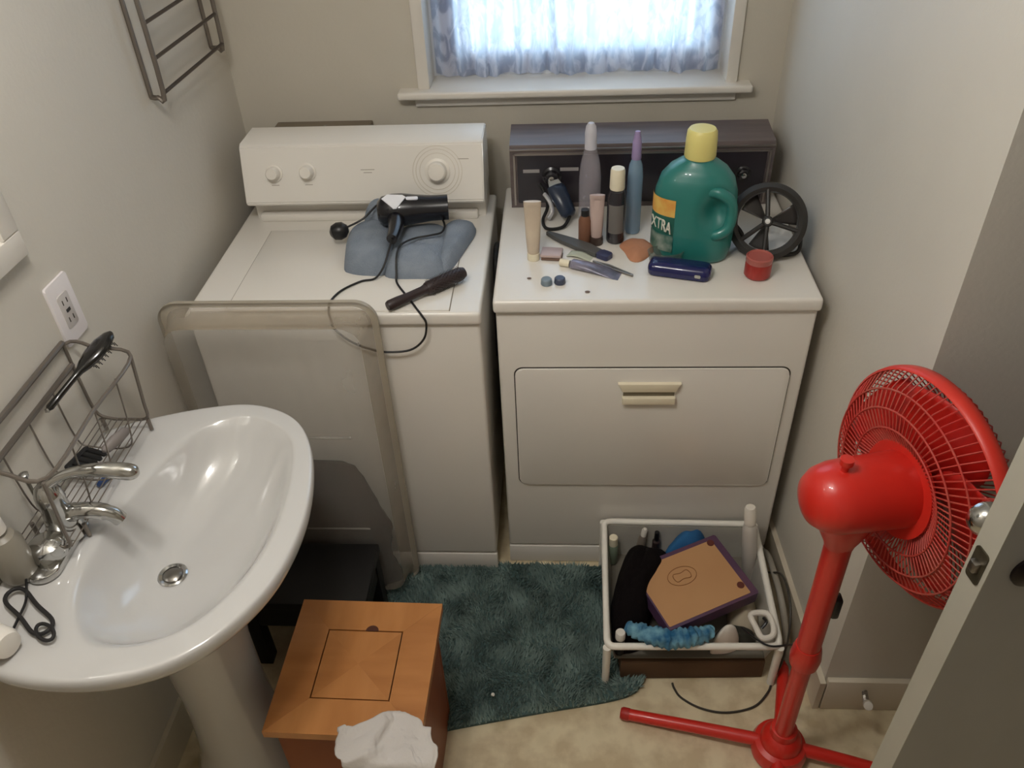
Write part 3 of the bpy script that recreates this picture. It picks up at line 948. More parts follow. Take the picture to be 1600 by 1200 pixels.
# ------------------------------------------------------------------ wooden stool box
st = thing('wooden_stool', 'square orange brown wooden box stool with inlaid panel top', 'stool', (-0.267, -0.613, 0), math.radians(-1.2))
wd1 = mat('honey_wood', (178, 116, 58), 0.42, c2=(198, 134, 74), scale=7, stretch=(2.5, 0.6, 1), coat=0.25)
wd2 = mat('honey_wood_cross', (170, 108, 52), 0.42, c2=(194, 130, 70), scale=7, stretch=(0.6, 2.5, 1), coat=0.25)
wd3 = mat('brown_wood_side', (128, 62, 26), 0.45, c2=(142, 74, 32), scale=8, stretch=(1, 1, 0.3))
H = 0.420
S, s_ = 0.156, 0.079
lo = lambda pts, z0, z1: loft(B(), [[Vector((x, y, z)) for x, y in pts] for z in (z0, z1)])
g = 0.00002
for k in range(4):
    a = PI / 2 * k
    ca, sa = math.cos(a), math.sin(a)
    pts = [(-S + g, S), (S - g, S), (s_ + 0.0022, s_ + 0.0022), (-s_ - 0.0022, s_ + 0.0022)]
    pts = [(x * ca - y * sa, x * sa + y * ca) for x, y in pts]
    bm = lo(pts, H - 0.020, H)
    bmesh.ops.bevel(bm, geom=[e for e in bm.edges if e.verts[0].co.z > H - 0.001 and e.verts[1].co.z > H - 0.001], offset=0.0003, segments=1, affect='EDGES')
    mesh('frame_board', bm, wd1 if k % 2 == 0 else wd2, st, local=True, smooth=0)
mesh('underboard', box(B(), -S + 0.006, S - 0.006, -S + 0.006, S - 0.006, H - 0.024, H - 0.012), gap_m, st, local=True, smooth=0, label='dark board below the lid seam')
for k in range(4):
    a = PI / 2 * k
    ca, sa = math.cos(a), math.sin(a)
    e = s_ - 0.0005
    pts = [(-e, e), (e, e), (0.00002, 0.00002), (-0.00002, 0.00002)]
    pts = [(x * ca - y * sa, x * sa + y * ca) for x, y in pts]
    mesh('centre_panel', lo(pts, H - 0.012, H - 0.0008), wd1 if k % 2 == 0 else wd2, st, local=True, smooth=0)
mesh('finger_notch', prism(B(), [(0.014 + 0.014 * math.cos(PI * k / 14), s_ + 0.0005 + 0.014 * math.sin(PI * k / 14)) for k in range(15)], H - 0.0005, H + 0.0004, Matrix.Identity(4)), mat('notch_dark', (74, 32, 12), 0.6), st, local=True, label='dark half round finger notch in the lid', smooth=0)
for (x0, x1, y0, y1) in ((-0.140, 0.140, 0.126, 0.140), (-0.140, 0.140, -0.140, -0.126), (0.126, 0.140, -0.126, 0.126), (-0.140, -0.126, -0.126, 0.126)):
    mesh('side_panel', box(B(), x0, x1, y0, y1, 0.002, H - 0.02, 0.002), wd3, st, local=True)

# crumpled white cloth hanging over the stool's near right corner
cl_out = [(-0.262, -0.752), (-0.225, -0.745), (-0.180, -0.722), (-0.155, -0.712), (-0.120, -0.728), (-0.088, -0.752), (-0.080, -0.80), (-0.105, -0.87), (-0.18, -0.90), (-0.25, -0.86), (-0.275, -0.79)]


def cloth(u, v):
    # v=0 back edge on the stool top, then folds over the front edge and hangs
    xl = -0.278 + 0.05 * v
    xr = -0.092 + 0.05 * v
    x = xl + (xr - xl) * u
    yb = -0.765 + 0.050 * math.exp(-((u - 0.62) / 0.28) ** 2)
    s = v * 0.34 * (0.42 + 0.58 * u)
    run = 0.065 + 0.05 * math.exp(-((u - 0.62) / 0.28) ** 2)
    if s < run:
        y, z = yb - s, 0.434 + 0.008 * math.sin(u * 7)
    else:
        t = s - run
        y, z = yb - run - 0.030 * (1 - math.exp(-t * 25)), 0.434 + 0.008 * math.sin(u * 7) - t * 0.95
    nn = noise.fractal(Vector((x * 16, s * 16, 3)), 1, 2, 4)
    n2 = abs(noise.noise(Vector((x * 11 + 4, s * 9, 1))))
    return Vector((x + 0.014 * nn, y + 0.010 * nn - 0.012 * n2, z + 0.030 * n2 + 0.008 * nn))


wc = mesh('white_cloth', sheet(60, 60, cloth), mat('white_cotton', (206, 200, 194), 0.9, bump=0.3, bscale=200), smooth=80, origin=(-0.18, -0.80, 0.4))
solid(wc, 0.0025)
tag(wc, 'crumpled white cloth draped over the near corner of the wooden stool', 'cloth')

# ------------------------------------------------------------------ bath rug
rug = thing('bath_rug', 'dark green shaggy bath rug on the floor in front of the machines', 'rug', (0.05, -0.25, 0))
ro = [(-0.42, -0.02), (-0.20, -0.008), (0.10, -0.012), (0.30, -0.02), (0.385, -0.05), (0.395, -0.18), (0.378, -0.33), (0.350, -0.405), (0.28, -0.438), (0.10, -0.475), (-0.08, -0.515), (-0.20, -0.54), (-0.38, -0.55), (-0.44, -0.48), (-0.45, -0.20)]
rp = resample(smooth_path([Vector((x, y, 0)) for x, y in ro], 4, True), 80)
mesh('backing', loft(B(), [[p + Vector((0, 0, z)) for p in rp] for z in (0.001, 0.010)]), mat('rug_backing', (70, 92, 90), 0.95), rug)


def inside(x, y, P):
    c = False
    j = len(P) - 1
    for i in range(len(P)):
        if (P[i].y > y) != (P[j].y > y) and x < (P[j].x - P[i].x) * (y - P[i].y) / (P[j].y - P[i].y) + P[i].x:
            c = not c
        j = i
    return c


V, Fc = [], []
rnd = random.Random(3)
for _ in range(26000):
    x = rnd.uniform(-0.46, 0.40); y = rnd.uniform(-0.56, 0.0)
    if not inside(x, y, rp):
        continue
    a = rnd.uniform(0, 2 * PI)
    sway = Vector((noise.noise(Vector((x * 14, y * 14, 0))), noise.noise(Vector((x * 14, y * 14, 7))), 0)) * 0.016
    h = 0.013 + 0.008 * rnd.random() + 0.006 * noise.noise(Vector((x * 9, y * 9, 3)))
    w = 0.0030
    b = Vector((x, y, 0.008))
    d = Vector((math.cos(a), math.sin(a), 0)) * w
    e = Vector((-d.y, d.x, 0))
    t = b + Vector((rnd.uniform(-.005, .005), rnd.uniform(-.005, .005), h)) + sway
    i = len(V)
    V += [b + d, b - d * 0.5 + e, b - d * 0.5 - e, t]
    Fc += [(i, i + 1, i + 3), (i + 1, i + 2, i + 3), (i + 2, i, i + 3)]
me = bpy.data.meshes.new('pile')
Mi = wmat(rug).inverted()
me.from_pydata([tuple(Mi @ v) for v in V], [], Fc)
me.materials.append(mat('rug_pile', (108, 130, 126), 0.9, c2=(144, 164, 158), scale=13))
o = bpy.data.objects.new('pile', me)
o.parent = rug
o['kind'] = 'stuff'
COL.objects.link(o)
bm = B()
bmesh.ops.create_icosphere(bm, subdivisions=2, radius=0.005, matrix=Matrix.Translation((-0.018, -0.442, 0.030)))
for v in bm.verts:
    v.co += Vector([noise.noise(v.co * 300 + Vector((k * 9, 0, 0))) * 0.0015 for k in range(3)])
tag(mesh('lint_ball', bm, white_plastic, origin=(-0.018, -0.442, 0.03)), 'tiny white lint ball lying on the green rug', 'lint')

# ------------------------------------------------------------------ red pedestal fan
fan = thing('pedestal_fan', 'red pedestal fan seen from behind beside the open door', 'fan', (0.664, -0.558, 0))
az, el = 0.268, -0.090
FN = Vector((math.cos(az) * math.cos(el), math.sin(az) * math.cos(el), math.sin(el)))
FC = Vector((0.747, -0.574, 0.908))
FR = 0.203
u_ = FN.cross(Vector((0, 0, 1))).normalized()
Ff = frame_m(FC, u_, (0, 0, 1))
if (Ff.to_3x3() @ Vector((0, 0, 1))).dot(FN) < 0:
    Ff = frame_m(FC, -u_, (0, 0, 1))
PB = Vector((0.664, -0.558, 0))
PT = Vector((0.634, -0.604, 0.845))
pl = lambda z: PB.lerp(PT, z / 0.845)
# feet
for k, (dx, dy, L_) in enumerate(((-0.355, 0.080, 1), (0.30, -0.068, 1), (0.060, 0.225, 0.9), (-0.085, -0.33, 1))):
    d = Vector((dx, dy, 0))
    leg = mesh('foot_tube', tube(B(), [PB + Vector((0, 0, 0.040)), PB + d * 0.5 + Vector((0, 0, 0.030)), PB + d + Vector((0, 0, 0.0165))], [0.016, 0.015, 0.014], 16), red_m, fan)
    e = PB + d + Vector((0, 0, 0.0165))
    mesh('end_cap', lathe(B(), [(0.0155, 0), (0.0155, 0.016), (0.012, 0.022), (0, 0.023)], e - d.normalized() * 0.012, d, 16), mat('red_cap', (172, 34, 26), 0.5), leg)
mesh('base_hub', lathe(B(), [(0.050, 0.004), (0.062, 0.010), (0.064, 0.030), (0.058, 0.048), (0.047, 0.054), (0.046, 0.066), (0.040, 0.080), (0.030, 0.088), (0.029, 0.110), (0.021, 0.116), (0, 0.116)], PB, n=36), red_m, fan)
mesh('lower_pole', tube(B(), [pl(0.05), pl(0.44)], 0.0195, 20), red_m, fan)
mesh('height_collar', lathe(B(), [(0.020, 0), (0.029, 0.006), (0.031, 0.03), (0.028, 0.055), (0.025, 0.07), (0, 0.07)], pl(0.40), PT - PB, 24), red_m, fan)
mesh('upper_pole', tube(B(), [pl(0.44), pl(0.86)], 0.0235, 20), red_m, fan)
bm = box(B(), -0.008, 0.008, -0.012, 0.012, -0.028, 0.028, 0.005)
bm.transform(Matrix.Translation(pl(0.60) + Vector((0.030, 0.004, 0))))
mesh('height_knob', bm, black_m, fan, label='small black clip on the pole')
# head: motor housing and neck
pr = [(0, -0.206), (0.022, -0.204), (0.043, -0.195), (0.055, -0.178), (0.061, -0.155), (0.063, -0.120), (0.064, -0.070), (0.066, -0.040), (0.062, -0.030), (0, -0.030)]
mot = mesh('motor_housing', lathe(B(), pr, FC, FN, 40), red_m, fan, smooth=60)
nk = FC - FN * 0.125
nb = B()
rg = []
for t, r in ((0.0, 0.056), (0.25, 0.056), (0.5, 0.048), (0.75, 0.040), (1.0, 0.028), (1.08, 0.026)):
    c = nk.lerp(pl(0.80), t)
    a1 = FN; a2 = Vector((FN.y, -FN.x, 0)).normalized()
    rg.append([c + (a1 * math.cos(a) * r * 1.02 + a2 * math.sin(a) * r * 0.85) for a in [2 * PI * i / 28 for i in range(28)]])
mesh('neck', loft(nb, rg), red_m, fan, smooth=60)
mesh('oscillation_knob', lathe(B(), [(0.006, 0), (0.006, 0.016), (0.011, 0.018), (0.011, 0.028), (0, 0.030)], FC - FN * 0.150 + Vector((0, 0, 0.057)), (0, 0, 1), 16), red_m, mot)
mesh('grille_boss', lathe(B(), [(0.084, -0.040), (0.082, -0.030), (0.074, -0.026), (0.060, -0.024), (0, -0.024)], FC, FN, 40), red_m, fan, label='red plastic collar behind the grille')


def fl(r, a, z):
    return Ff @ Vector((r * math.cos(a), r * math.sin(a), z))


gw = B()
NW = 88
for k in range(NW):
    a = 2 * PI * k / NW
    tube(gw, [fl(r, a + tw, z) for r, z, tw in ((0.076, -0.030, 0), (0.105, -0.044, 0.02), (0.140, -0.046, 0.05), (0.175, -0.034, 0.08), (0.196, -0.012, 0.10), (FR - 0.001, 0.004, 0.11))], 0.0013, 5, cap=False)
o = mesh('rear_grille', gw, red_dusty, fan, label='dusty red rear guard wires'); o['kind'] = 'stuff'
gw = B()
for k in range(NW):
    a = 2 * PI * k / NW
    tube(gw, [fl(r, a - tw, z) for r, z, tw in ((0.040, 0.056, 0), (0.09, 0.056, 0.03), (0.150, 0.050, 0.06), (0.188, 0.030, 0.09), (FR - 0.001, 0.010, 0.11))], 0.0013, 5, cap=False)
o = mesh('front_grille', gw, red_m, fan); o['kind'] = 'stuff'
mesh('front_badge', lathe(B(), [(0.042, 0.052), (0.042, 0.060), (0.03, 0.063), (0, 0.064)], FC, FN, 32), red_m, fan)
for r, z in ((0.108, -0.0455), (0.142, -0.0475), (0.172, -0.037)):
    mesh('guard_ring', tube(B(), [fl(r, 2 * PI * i / 64, z) for i in range(64)], 0.0017, 6, True), red_dusty, fan)
bm = B()
loft(bm, [[fl(r, 2 * PI * i / 80, z) for i in range(80)] for r, z in ((FR - 0.004, -0.012), (FR, -0.010), (FR + 0.002, 0.002), (FR, 0.014), (FR - 0.004, 0.016), (FR - 0.006, 0.002), (FR - 0.004, -0.012))], cap0=False, cap1=False)
mesh('rim_band', bm, mat('red_band', (206, 52, 38), 0.4), fan, smooth=60)
for k in range(5):
    a0 = 2 * PI * k / 5 + 0.4

    def bl(u, v):
        r = 0.022 + u * 0.158
        half = 0.68 - 0.08 * u
        a = a0 + (v - 0.5) * 2 * half * (0.75 + 0.5 * math.sin(PI * min(1, u * 1.05)))
        return fl(r, a, 0.006 + (v - 0.5) * 0.050 * (1 - 0.3 * u))
    o = mesh('blade', sheet(12, 10, bl), mat('red_blade', (184, 30, 24), 0.3, coat=0.2), fan, smooth=80)
    solid(o, 0.002)
mesh('blade_hub', lathe(B(), [(0.030, -0.020), (0.030, 0.018), (0.022, 0.026), (0, 0.028)], FC, FN, 28), MATS['red_blade'], fan)

# ------------------------------------------------------------------ white tray cart with toiletries
ct = thing('tray_cart', 'white framed low tray on short legs full of toiletries in front of the dryer', 'tray', (0.48, -0.20, 0))
BLc, BRc, FRc, FLc = Vector((0.272, -0.010, 0.196)), Vector((0.682, -0.016, 0.196)), Vector((0.684, -0.376, 0.158)), Vector((0.266, -0.384, 0.158))
frame_w = mat('frame_white', (234, 230, 220), 0.35)


def corner_path(cs, r=0.02):
    out = []
    n = len(cs)
    for i in range(n):
        p, c, q = cs[i - 1], cs[i], cs[(i + 1) % n]
        a = c + (p - c).normalized() * r
        b = c + (q - c).normalized() * r
        for t in (0, 0.25, 0.5, 0.75, 1):
            out.append(a.lerp(c, t).lerp(c.lerp(b, t), t))
    return out


mesh('top_rail', tube(B(), corner_path([BLc, BRc, FRc, FLc]), 0.0088, 12, True), frame_w, ct)
legf = [(p, Vector((p.x, p.y, 0.002))) for p in (BLc, BRc, FRc, FLc)]
for p, q in legf:
    mesh('leg', tube(B(), [p - Vector((0, 0, 0.004)), q], [0.0105, 0.0095], 12), frame_w, ct)
milky = film('milky_plastic', (196, 192, 182), 0.85, 0.4, 5, 0.55)
zt = 0.082
cors = [Vector((c.x + (0.008 if c.x < 0.4 else -0.008), c.y + (0.008 if c.y < -0.2 else -0.008), c.z - 0.006)) for c in (BLc, BRc, FRc, FLc)]
low = [Vector((c.x + (0.014 if c.x < 0.4 else -0.014), c.y + (0.010 if c.y < -0.2 else -0.012), zt)) for c in cors]
for i in (0, 1, 3):
    j = (i + 1) % 4
    bm = loft(B(), [[cors[i], cors[j]], [low[i], low[j]]], cap0=False, cap1=False, closed=False) if False else sheet(1, 1, lambda u, v, i=i, j=j: cors[i].lerp(cors[j], u).lerp(low[i].lerp(low[j], u), v))
    o = mesh('side_wall', bm, milky, ct, smooth=0)
    solid(o, 0.002)
o = mesh('tray_floor', sheet(1, 1, lambda u, v: low[0].lerp(low[1], u).lerp(low[3].lerp(low[2], u), v)), mat('tray_grey', (120, 114, 102), 0.6), ct, smooth=0)
solid(o, 0.002)
bx_ = thing('brown_box', 'flat dark brown box on the floor under the white tray', 'box', (0.48, -0.21, 0))
Mr = Matrix.Rotation(math.radians(2), 4, 'Z')
cardb = mat('dark_cardboard', (84, 60, 38), 0.85, c2=(96, 70, 46), scale=6)
mesh('carton', box(B(), 0.298, 0.660, -0.368, -0.06, 0.003, 0.070, 0.002, rot=Mr), cardb, bx_)
mesh('lid_flap', box(B(), 0.300, 0.658, -0.366, -0.215, 0.0705, 0.073, rot=Mr, about=(0.479, -0.214, 0.07)), cardb, bx_)
mesh('lid_flap', box(B(), 0.300, 0.658, -0.212, -0.062, 0.0705, 0.073, rot=Mr, about=(0.479, -0.214, 0.07)), cardb, bx_)

# contents
bm = blob([(0.285, -0.350), (0.278, -0.26), (0.300, -0.16), (0.335, -0.075), (0.385, -0.055), (0.445, -0.08), (0.462, -0.13), (0.425, -0.19), (0.385, -0.26), (0.360, -0.34)], 0.086, 0.150, amp=0.010, fr=12, seed=2, power=3.2, creases=((0.31, -0.30, 0.39, -0.10, 0.012, 0.012),))
tag(mesh('black_pouch', bm, dark_cloth, origin=(0.35, -0.2, 0.086), smooth=80), 'soft black cloth pouch at the left side of the white tray', 'pouch')
# kraft faced flat box with purple edge
kb = thing('craft_box', 'flat kraft brown box with purple edges lying tilted in the white tray', 'box', (0.49, -0.22, 0.18))
ctr = Vector((0.490, -0.222, 0.212))
xd = Vector((0.250, 0.125, 0.0)).normalized()
yd = Vector((-0.068, 0.190, 0.018)).normalized()
Mk = frame_m(ctr, xd, yd)
purp = mat('purple_edge', (74, 52, 82), 0.5, c2=(92, 60, 84), scale=12)
mesh('box_body', prism(B(), rrect(0.262, 0.196, 0.004), -0.040, 0.0, Mk, 0.002), purp, kb, label='purple sided box body')
kr = mat('kraft_paper', (184, 138, 94), 0.75, c2=(190, 145, 100), scale=5)
mesh('kraft_panel', prism(B(), rrect(0.238, 0.176, 0.003), 0.0, 0.0012, Mk @ Matrix.Translation((-0.008, -0.002, 0))), kr, kb, smooth=0)
ov = B()
ink = mat('brown_ink', (138, 92, 54), 0.8)
tube(ov, [Mk @ Vector((-0.020 + 0.040 * math.cos(a), 0.022 + 0.026 * math.sin(a), 0.0013)) for a in [2 * PI * k / 40 for k in range(40)]], 0.0011, 4, True)
oo = mesh('oval_print', ov, ink, kb, label='faint brown oval drawing')
mesh('inner_print', tube(B(), [Mk @ Vector((-0.020 + 0.024 * math.cos(a), 0.022 + 0.013 * math.sin(a) + 0.004 * math.sin(3 * a), 0.0013)) for a in [2 * PI * k / 40 for k in range(40)]], 0.0012, 4, True), ink, kb)
for x, y in ((0.104, 0.078), (0.100, -0.062)):
    mesh('corner_dot', lathe(B(), [(0.0095, 0), (0.0095, 0.002), (0, 0.0022)], Mk @ Vector((x, y, 0.0012)), Mk.to_3x3() @ Vector((0, 0, 1)), 20), mat('maroon', (92, 40, 30), 0.6), kb)
blue1 = mat('blue_cloth', (26, 82, 134), 0.85, c2=(36, 100, 150), scale=16)
bm = blob([(0.425, -0.095), (0.452, -0.04), (0.500, -0.022), (0.525, -0.020), (0.562, -0.022), (0.560, -0.065), (0.535, -0.10), (0.48, -0.115)], 0.086, 0.128, amp=0.010, fr=18, seed=5, power=2)
tag(mesh('blue_cloth', bm, blue1, origin=(0.5, -0.06, 0.086), smooth=80), 'blue cloth bunched at the back rail of the white tray', 'cloth')
floral = mat('floral_teal', (24, 88, 128), 0.85, c2=(120, 170, 190), scale=30)
pts = [Vector((0.322, -0.332, 0.170)), Vector((0.350, -0.356, 0.176)), Vector((0.395, -0.372, 0.180)), Vector((0.440, -0.374, 0.182)), Vector((0.485, -0.366, 0.180)), Vector((0.522, -0.346, 0.174))]
sp = smooth_path(pts, 10)
bm = tube(B(), sp, [0.012 + 0.012 * math.sin(PI * i / (len(sp) - 1)) ** 0.6 + 0.003 * math.sin(i * 1.9) for i in range(len(sp))], 20)
for v in bm.verts:
    v.co += Vector([noise.noise(v.co * 55 + Vector((k * 7, 3, 0))) * 0.007 for k in range(3)])
tag(mesh('floral_scrunchie', bm, floral, origin=(0.42, -0.36, 0.16), smooth=80), 'teal and light blue patterned scrunchie over the front rail of the tray', 'scrunchie')


def bottle(name, label, base, prof_body, m_body, prof_cap, m_cap, axis=(0, 0, 1), cat='bottle', sx=1.0, sy=1.0, n=28, extra=None):
    t = thing(name, label, cat, base)
    mesh('body', lathe(B(), prof_body, base, axis, n, sx, sy), m_body, t)
    if prof_cap:
        mesh('cap', lathe(B(), prof_cap, base, axis, n, 1, 1), m_cap, t)
    if extra:
        extra(t)
    return t


grey_bot = film('grey_white_bottle', (206, 200, 192), 0.95, 0.3, 4, 0.75)
bottle('spray_bottle', 'tall white bottle with white cap standing at the right back of the tray', (0.664, -0.118, 0.085), [(0, 0), (0.017, 0.001), (0.019, 0.006), (0.0195, 0.185), (0.016, 0.200), (0.011, 0.206), (0, 0.206)], grey_bot, [(0.0125, 0.205), (0.015, 0.208), (0.015, 0.255), (0.012, 0.262), (0, 0.263)], white_plastic, axis=(-0.10, 0.10, 1))
bottle('small_bottle', 'small dark bottle with round white cap at the front left of the tray', (0.300, -0.352, 0.085), [(0, 0), (0.010, 0.001), (0.0115, 0.004), (0.0115, 0.060), (0.009, 0.066), (0, 0.066)], black_m, [(0.0125, 0.064), (0.0125, 0.084), (0.011, 0.087), (0, 0.0875)], white_plastic)
bottle('small_bottle', 'pale green small bottle with square white cap at the back left of the tray', (0.297, -0.060, 0.085), [(0, 0), (0.012, 0.001), (0.014, 0.005), (0.014, 0.070), (0.010, 0.076), (0, 0.076)], mat('pale_green', (128, 142, 122), 0.5), [(0.012, 0.074), (0.012, 0.102), (0.010, 0.104), (0, 0.104)], cream_plastic)
bottle('lotion_bottle', 'slim grey bottle with small white tip leaning at the back of the tray', (0.372, -0.036, 0.085), [(0, 0), (0.012, 0.001), (0.013, 0.008), (0.012, 0.070), (0.006, 0.082), (0, 0.082)], mat('grey_lotion', (120, 110, 100), 0.45), [(0.008, 0.080), (0.008, 0.100), (0.005, 0.106), (0, 0.106)], white_plastic, axis=(0.12, 0.05, 1))
bottle('nail_polish', 'tiny dark bottle at the back of the tray beside the blue cloth', (0.418, -0.034, 0.085), [(0, 0), (0.010, 0.001), (0.011, 0.004), (0.011, 0.060), (0.006, 0.066), (0, 0.066)], mat('dark_grape', (58, 46, 44), 0.3), [(0.007, 0.064), (0.0065, 0.095), (0, 0.096)], black_m)
bm = blob([(0.528, -0.350), (0.535, -0.330), (0.560, -0.320), (0.592, -0.318), (0.600, -0.335), (0.575, -0.348), (0.55, -0.352)], 0.086, 0.095, amp=0.010, fr=26, seed=8, power=2, n=40)
tag(mesh('crumpled_tissue', bm, white_plastic, origin=(0.56, -0.345, 0.086), smooth=60), 'crumpled white tissue at the front of the tray beside the scrunchie', 'tissue')
# white looped plastic bracket and its cord
bk = thing('plastic_bracket', 'white looped plastic bracket in the front right corner of the tray', 'bracket', (0.655, -0.335, 0.17))
mesh('loop', tube(B(), smooth_path([(0.625, -0.300, 0.178), (0.662, -0.300, 0.184), (0.672, -0.335, 0.182), (0.664, -0.362, 0.180), (0.640, -0.366, 0.178), (0.630, -0.335, 0.178)], 6, True), 0.0075, 10, True), white_plastic, bk)
mesh('hook', tube(B(), smooth_path([(0.643, -0.340, 0.180), (0.655, -0.330, 0.190), (0.652, -0.315, 0.186)], 5), 0.004, 8), black_m, bk)
bm = blob([(0.585, -0.28), (0.60, -0.20), (0.64, -0.17), (0.665, -0.20), (0.662, -0.27), (0.63, -0.30)], 0.086, 0.045, amp=0.008, fr=22, seed=3)
tag(mesh('cream_cloth', bm, mat('cream_cloth', (186, 174, 152), 0.9), origin=(0.63, -0.23, 0.086), smooth=80), 'small cream cloth tucked at the right side of the tray', 'cloth')
bm = blob([(0.545, -0.33), (0.60, -0.34), (0.64, -0.33), (0.645, -0.29), (0.60, -0.27), (0.55, -0.29)], 0.086, 0.030, amp=0.008, fr=20, seed=11)
tag(mesh('grey_green_cloth', bm, mat('dark_olive_cloth', (54, 52, 44), 0.95), origin=(0.6, -0.3, 0.086), smooth=80), 'dark olive cloth in the bottom of the tray at the front right', 'cloth')

# cords near the tray
pw = smooth_path([(0.705, 0.02, 0.02), (0.712, -0.10, 0.10), (0.716, -0.20, 0.21), (0.712, -0.30, 0.23), (0.704, -0.36, 0.18), (0.700, -0.372, 0.08), (0.690, -0.372, 0.010), (0.672, -0.405, 0.004), (0.630, -0.445, 0.004), (0.560, -0.462, 0.004), (0.500, -0.452, 0.004), (0.455, -0.425, 0.004), (0.440, -0.400, 0.004), (0.436, -0.385, 0.006)], 8)
tag(mesh('floor_cord', tube(B(), pw, 0.0028, 8), mat('dark_grey_cord', (54, 50, 44), 0.5), origin=(0.6, -0.4, 0)), 'dark cord looping across the floor in front of the white tray', 'cord')
pw = smooth_path([(0.600, -0.330, 0.165), (0.625, -0.372, 0.180), (0.655, -0.392, 0.182), (0.690, -0.410, 0.215), (0.690, -0.440, 0.26), (0.675, -0.500, 0.30), (0.664, -0.536, 0.32)], 7)
tag(mesh('fan_cord', tube(B(), pw, 0.0026, 8), black_m, origin=(0.65, -0.4, 0.2)), 'black cord running from the tray over its front right corner to the fan pole', 'cord')
pw = smooth_path([(0.712, 0.03, 0.012), (0.720, -0.04, 0.11), (0.717, -0.15, 0.15), (0.722, -0.25, 0.13), (0.732, -0.33, 0.03), (0.728, -0.37, 0.012)], 7)
tag(mesh('grey_hose', tube(B(), pw, 0.0085, 12), mat('grey_hose_plastic', (148, 142, 130), 0.5), origin=(0.72, -0.15, 0.1)), 'pale grey hose between the tray and the right wall', 'hose')
# slack of clear wrap hanging on the fan pole
pw = smooth_path([(0.690, -0.470, 0.27), (0.694, -0.485, 0.22), (0.690, -0.492, 0.15), (0.683, -0.488, 0.10)], 6)
tag(mesh('white_tie', tube(B(), pw, [0.0045 + 0.002 * math.sin(i) for i in range(len(pw))], 8), white_plastic, origin=(0.69, -0.48, 0.2)), 'short white strip hanging beside the fan pole', 'strip')

# spring door stop on the near right wall
ds = thing('door_stop', 'spring door stop with white tip on the wall behind the fan', 'door stop', (0.845, -0.445, 0.12))
hx = [Vector((0.880 - 0.0005 * i + 0.006 * math.cos(i * 0.9), -0.447 - 0.0011 * i, 0.085 + 0.0011 * i + 0.006 * math.sin(i * 0.9))) for i in range(70)]
mesh('spring', tube(B(), hx, 0.0012, 5), steel, ds)
mesh('rubber_tip', lathe(B(), [(0.009, 0), (0.011, 0.004), (0.010, 0.016), (0, 0.018)], hx[-1], (-0.3, -0.7, 0.7), 18), white_plastic, ds, label='white rubber tip')

# ------------------------------------------------------------------ things on the washing machine
ZW = 0.906
tw_m = mat('blue_grey_terry', (124, 134, 146), 0.95, c2=(140, 149, 160), scale=18, bump=0.8, bscale=260)
tw = thing('folded_towel', 'folded blue grey towel on the washing machine', 'towel', (-0.24, 0.27, ZW))
a_ = blob([(-0.378, 0.170), (-0.392, 0.270), (-0.385, 0.335), (-0.345, 0.375), (-0.285, 0.365), (-0.262, 0.28), (-0.255, 0.20), (-0.262, 0.135), (-0.32, 0.130), (-0.365, 0.145)], ZW, 0.052, amp=0.004, fr=20, seed=1, power=4)
mesh('left_fold', a_, tw_m, tw, smooth=80)
a_ = blob([(-0.268, 0.125), (-0.270, 0.22), (-0.262, 0.33), (-0.20, 0.36), (-0.145, 0.345), (-0.125, 0.26), (-0.122, 0.17), (-0.130, 0.118), (-0.19, 0.112)], ZW, 0.046, amp=0.004, fr=18, seed=4, power=4, creases=((-0.25, 0.21, -0.16, 0.22, 0.010, 0.010),))
mesh('middle_fold', a_, tw_m, tw, smooth=80)
a_ = blob([(-0.140, 0.135), (-0.148, 0.24), (-0.150, 0.34), (-0.120, 0.385), (-0.080, 0.385), (-0.066, 0.34), (-0.085, 0.25), (-0.105, 0.17), (-0.120, 0.135)], ZW, 0.040, amp=0.004, fr=18, seed=6, power=3.5)
mesh('right_fold', a_, tw_m, tw, smooth=80)
a_ = blob([(-0.360, 0.355), (-0.350, 0.385), (-0.300, 0.386), (-0.262, 0.380), (-0.270, 0.340), (-0.32, 0.33)], ZW + 0.01, 0.078, amp=0.004, fr=20, seed=9, power=2.5)
mesh('back_fold', a_, tw_m, tw, smooth=80)

hd = thing('hair_dryer', 'black hair dryer with silver badge lying on the blue grey towel', 'hair dryer', (-0.22, 0.30, 0.98))
blackg = mat('gloss_dark', (20, 20, 26), 0.25, coat=0.3)
A0 = Vector((-0.302, 0.298, 0.993))
Ad = Vector((0.175, 0.022, -0.002))
mesh('barrel', lathe(B(), [(0, -0.004), (0.024, -0.002), (0.036, 0.010), (0.041, 0.035), (0.041, 0.060), (0.036, 0.095), (0.032, 0.130), (0.0315, 0.174), (0.028, 0.174), (0.027, 0.160), (0, 0.160)], A0, Ad, 32), blackg, hd, smooth=50)
hdl = smooth_path([A0 + Vector((0.040, -0.004, -0.004)), A0 + Vector((0.050, -0.045, -0.010)), A0 + Vector((0.052, -0.085, -0.014)), A0 + Vector((0.050, -0.118, -0.016))], 6)
mesh('handle', tube(B(), hdl, [0.024 - 0.0006 * i for i in range(len(hdl))], 18), blackg, hd)
silver = mat('silver_badge_and_sheen', (232, 232, 236), 0.35, 0.0)
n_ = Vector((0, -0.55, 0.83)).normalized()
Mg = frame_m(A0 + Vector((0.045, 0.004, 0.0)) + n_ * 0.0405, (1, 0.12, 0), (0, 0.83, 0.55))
mesh('sheen_decal', prism(B(), [(-0.030, 0.010), (-0.016, 0.021), (0.022, 0.017), (0.030, 0.011), (0.006, -0.020), (-0.002, -0.020)], -0.002, 0.0012, Mg), silver, hd, label='painted wedge of silvery sheen on the barrel', smooth=0)  # light reflection on the glossy barrel, painted as a pale wedge decal
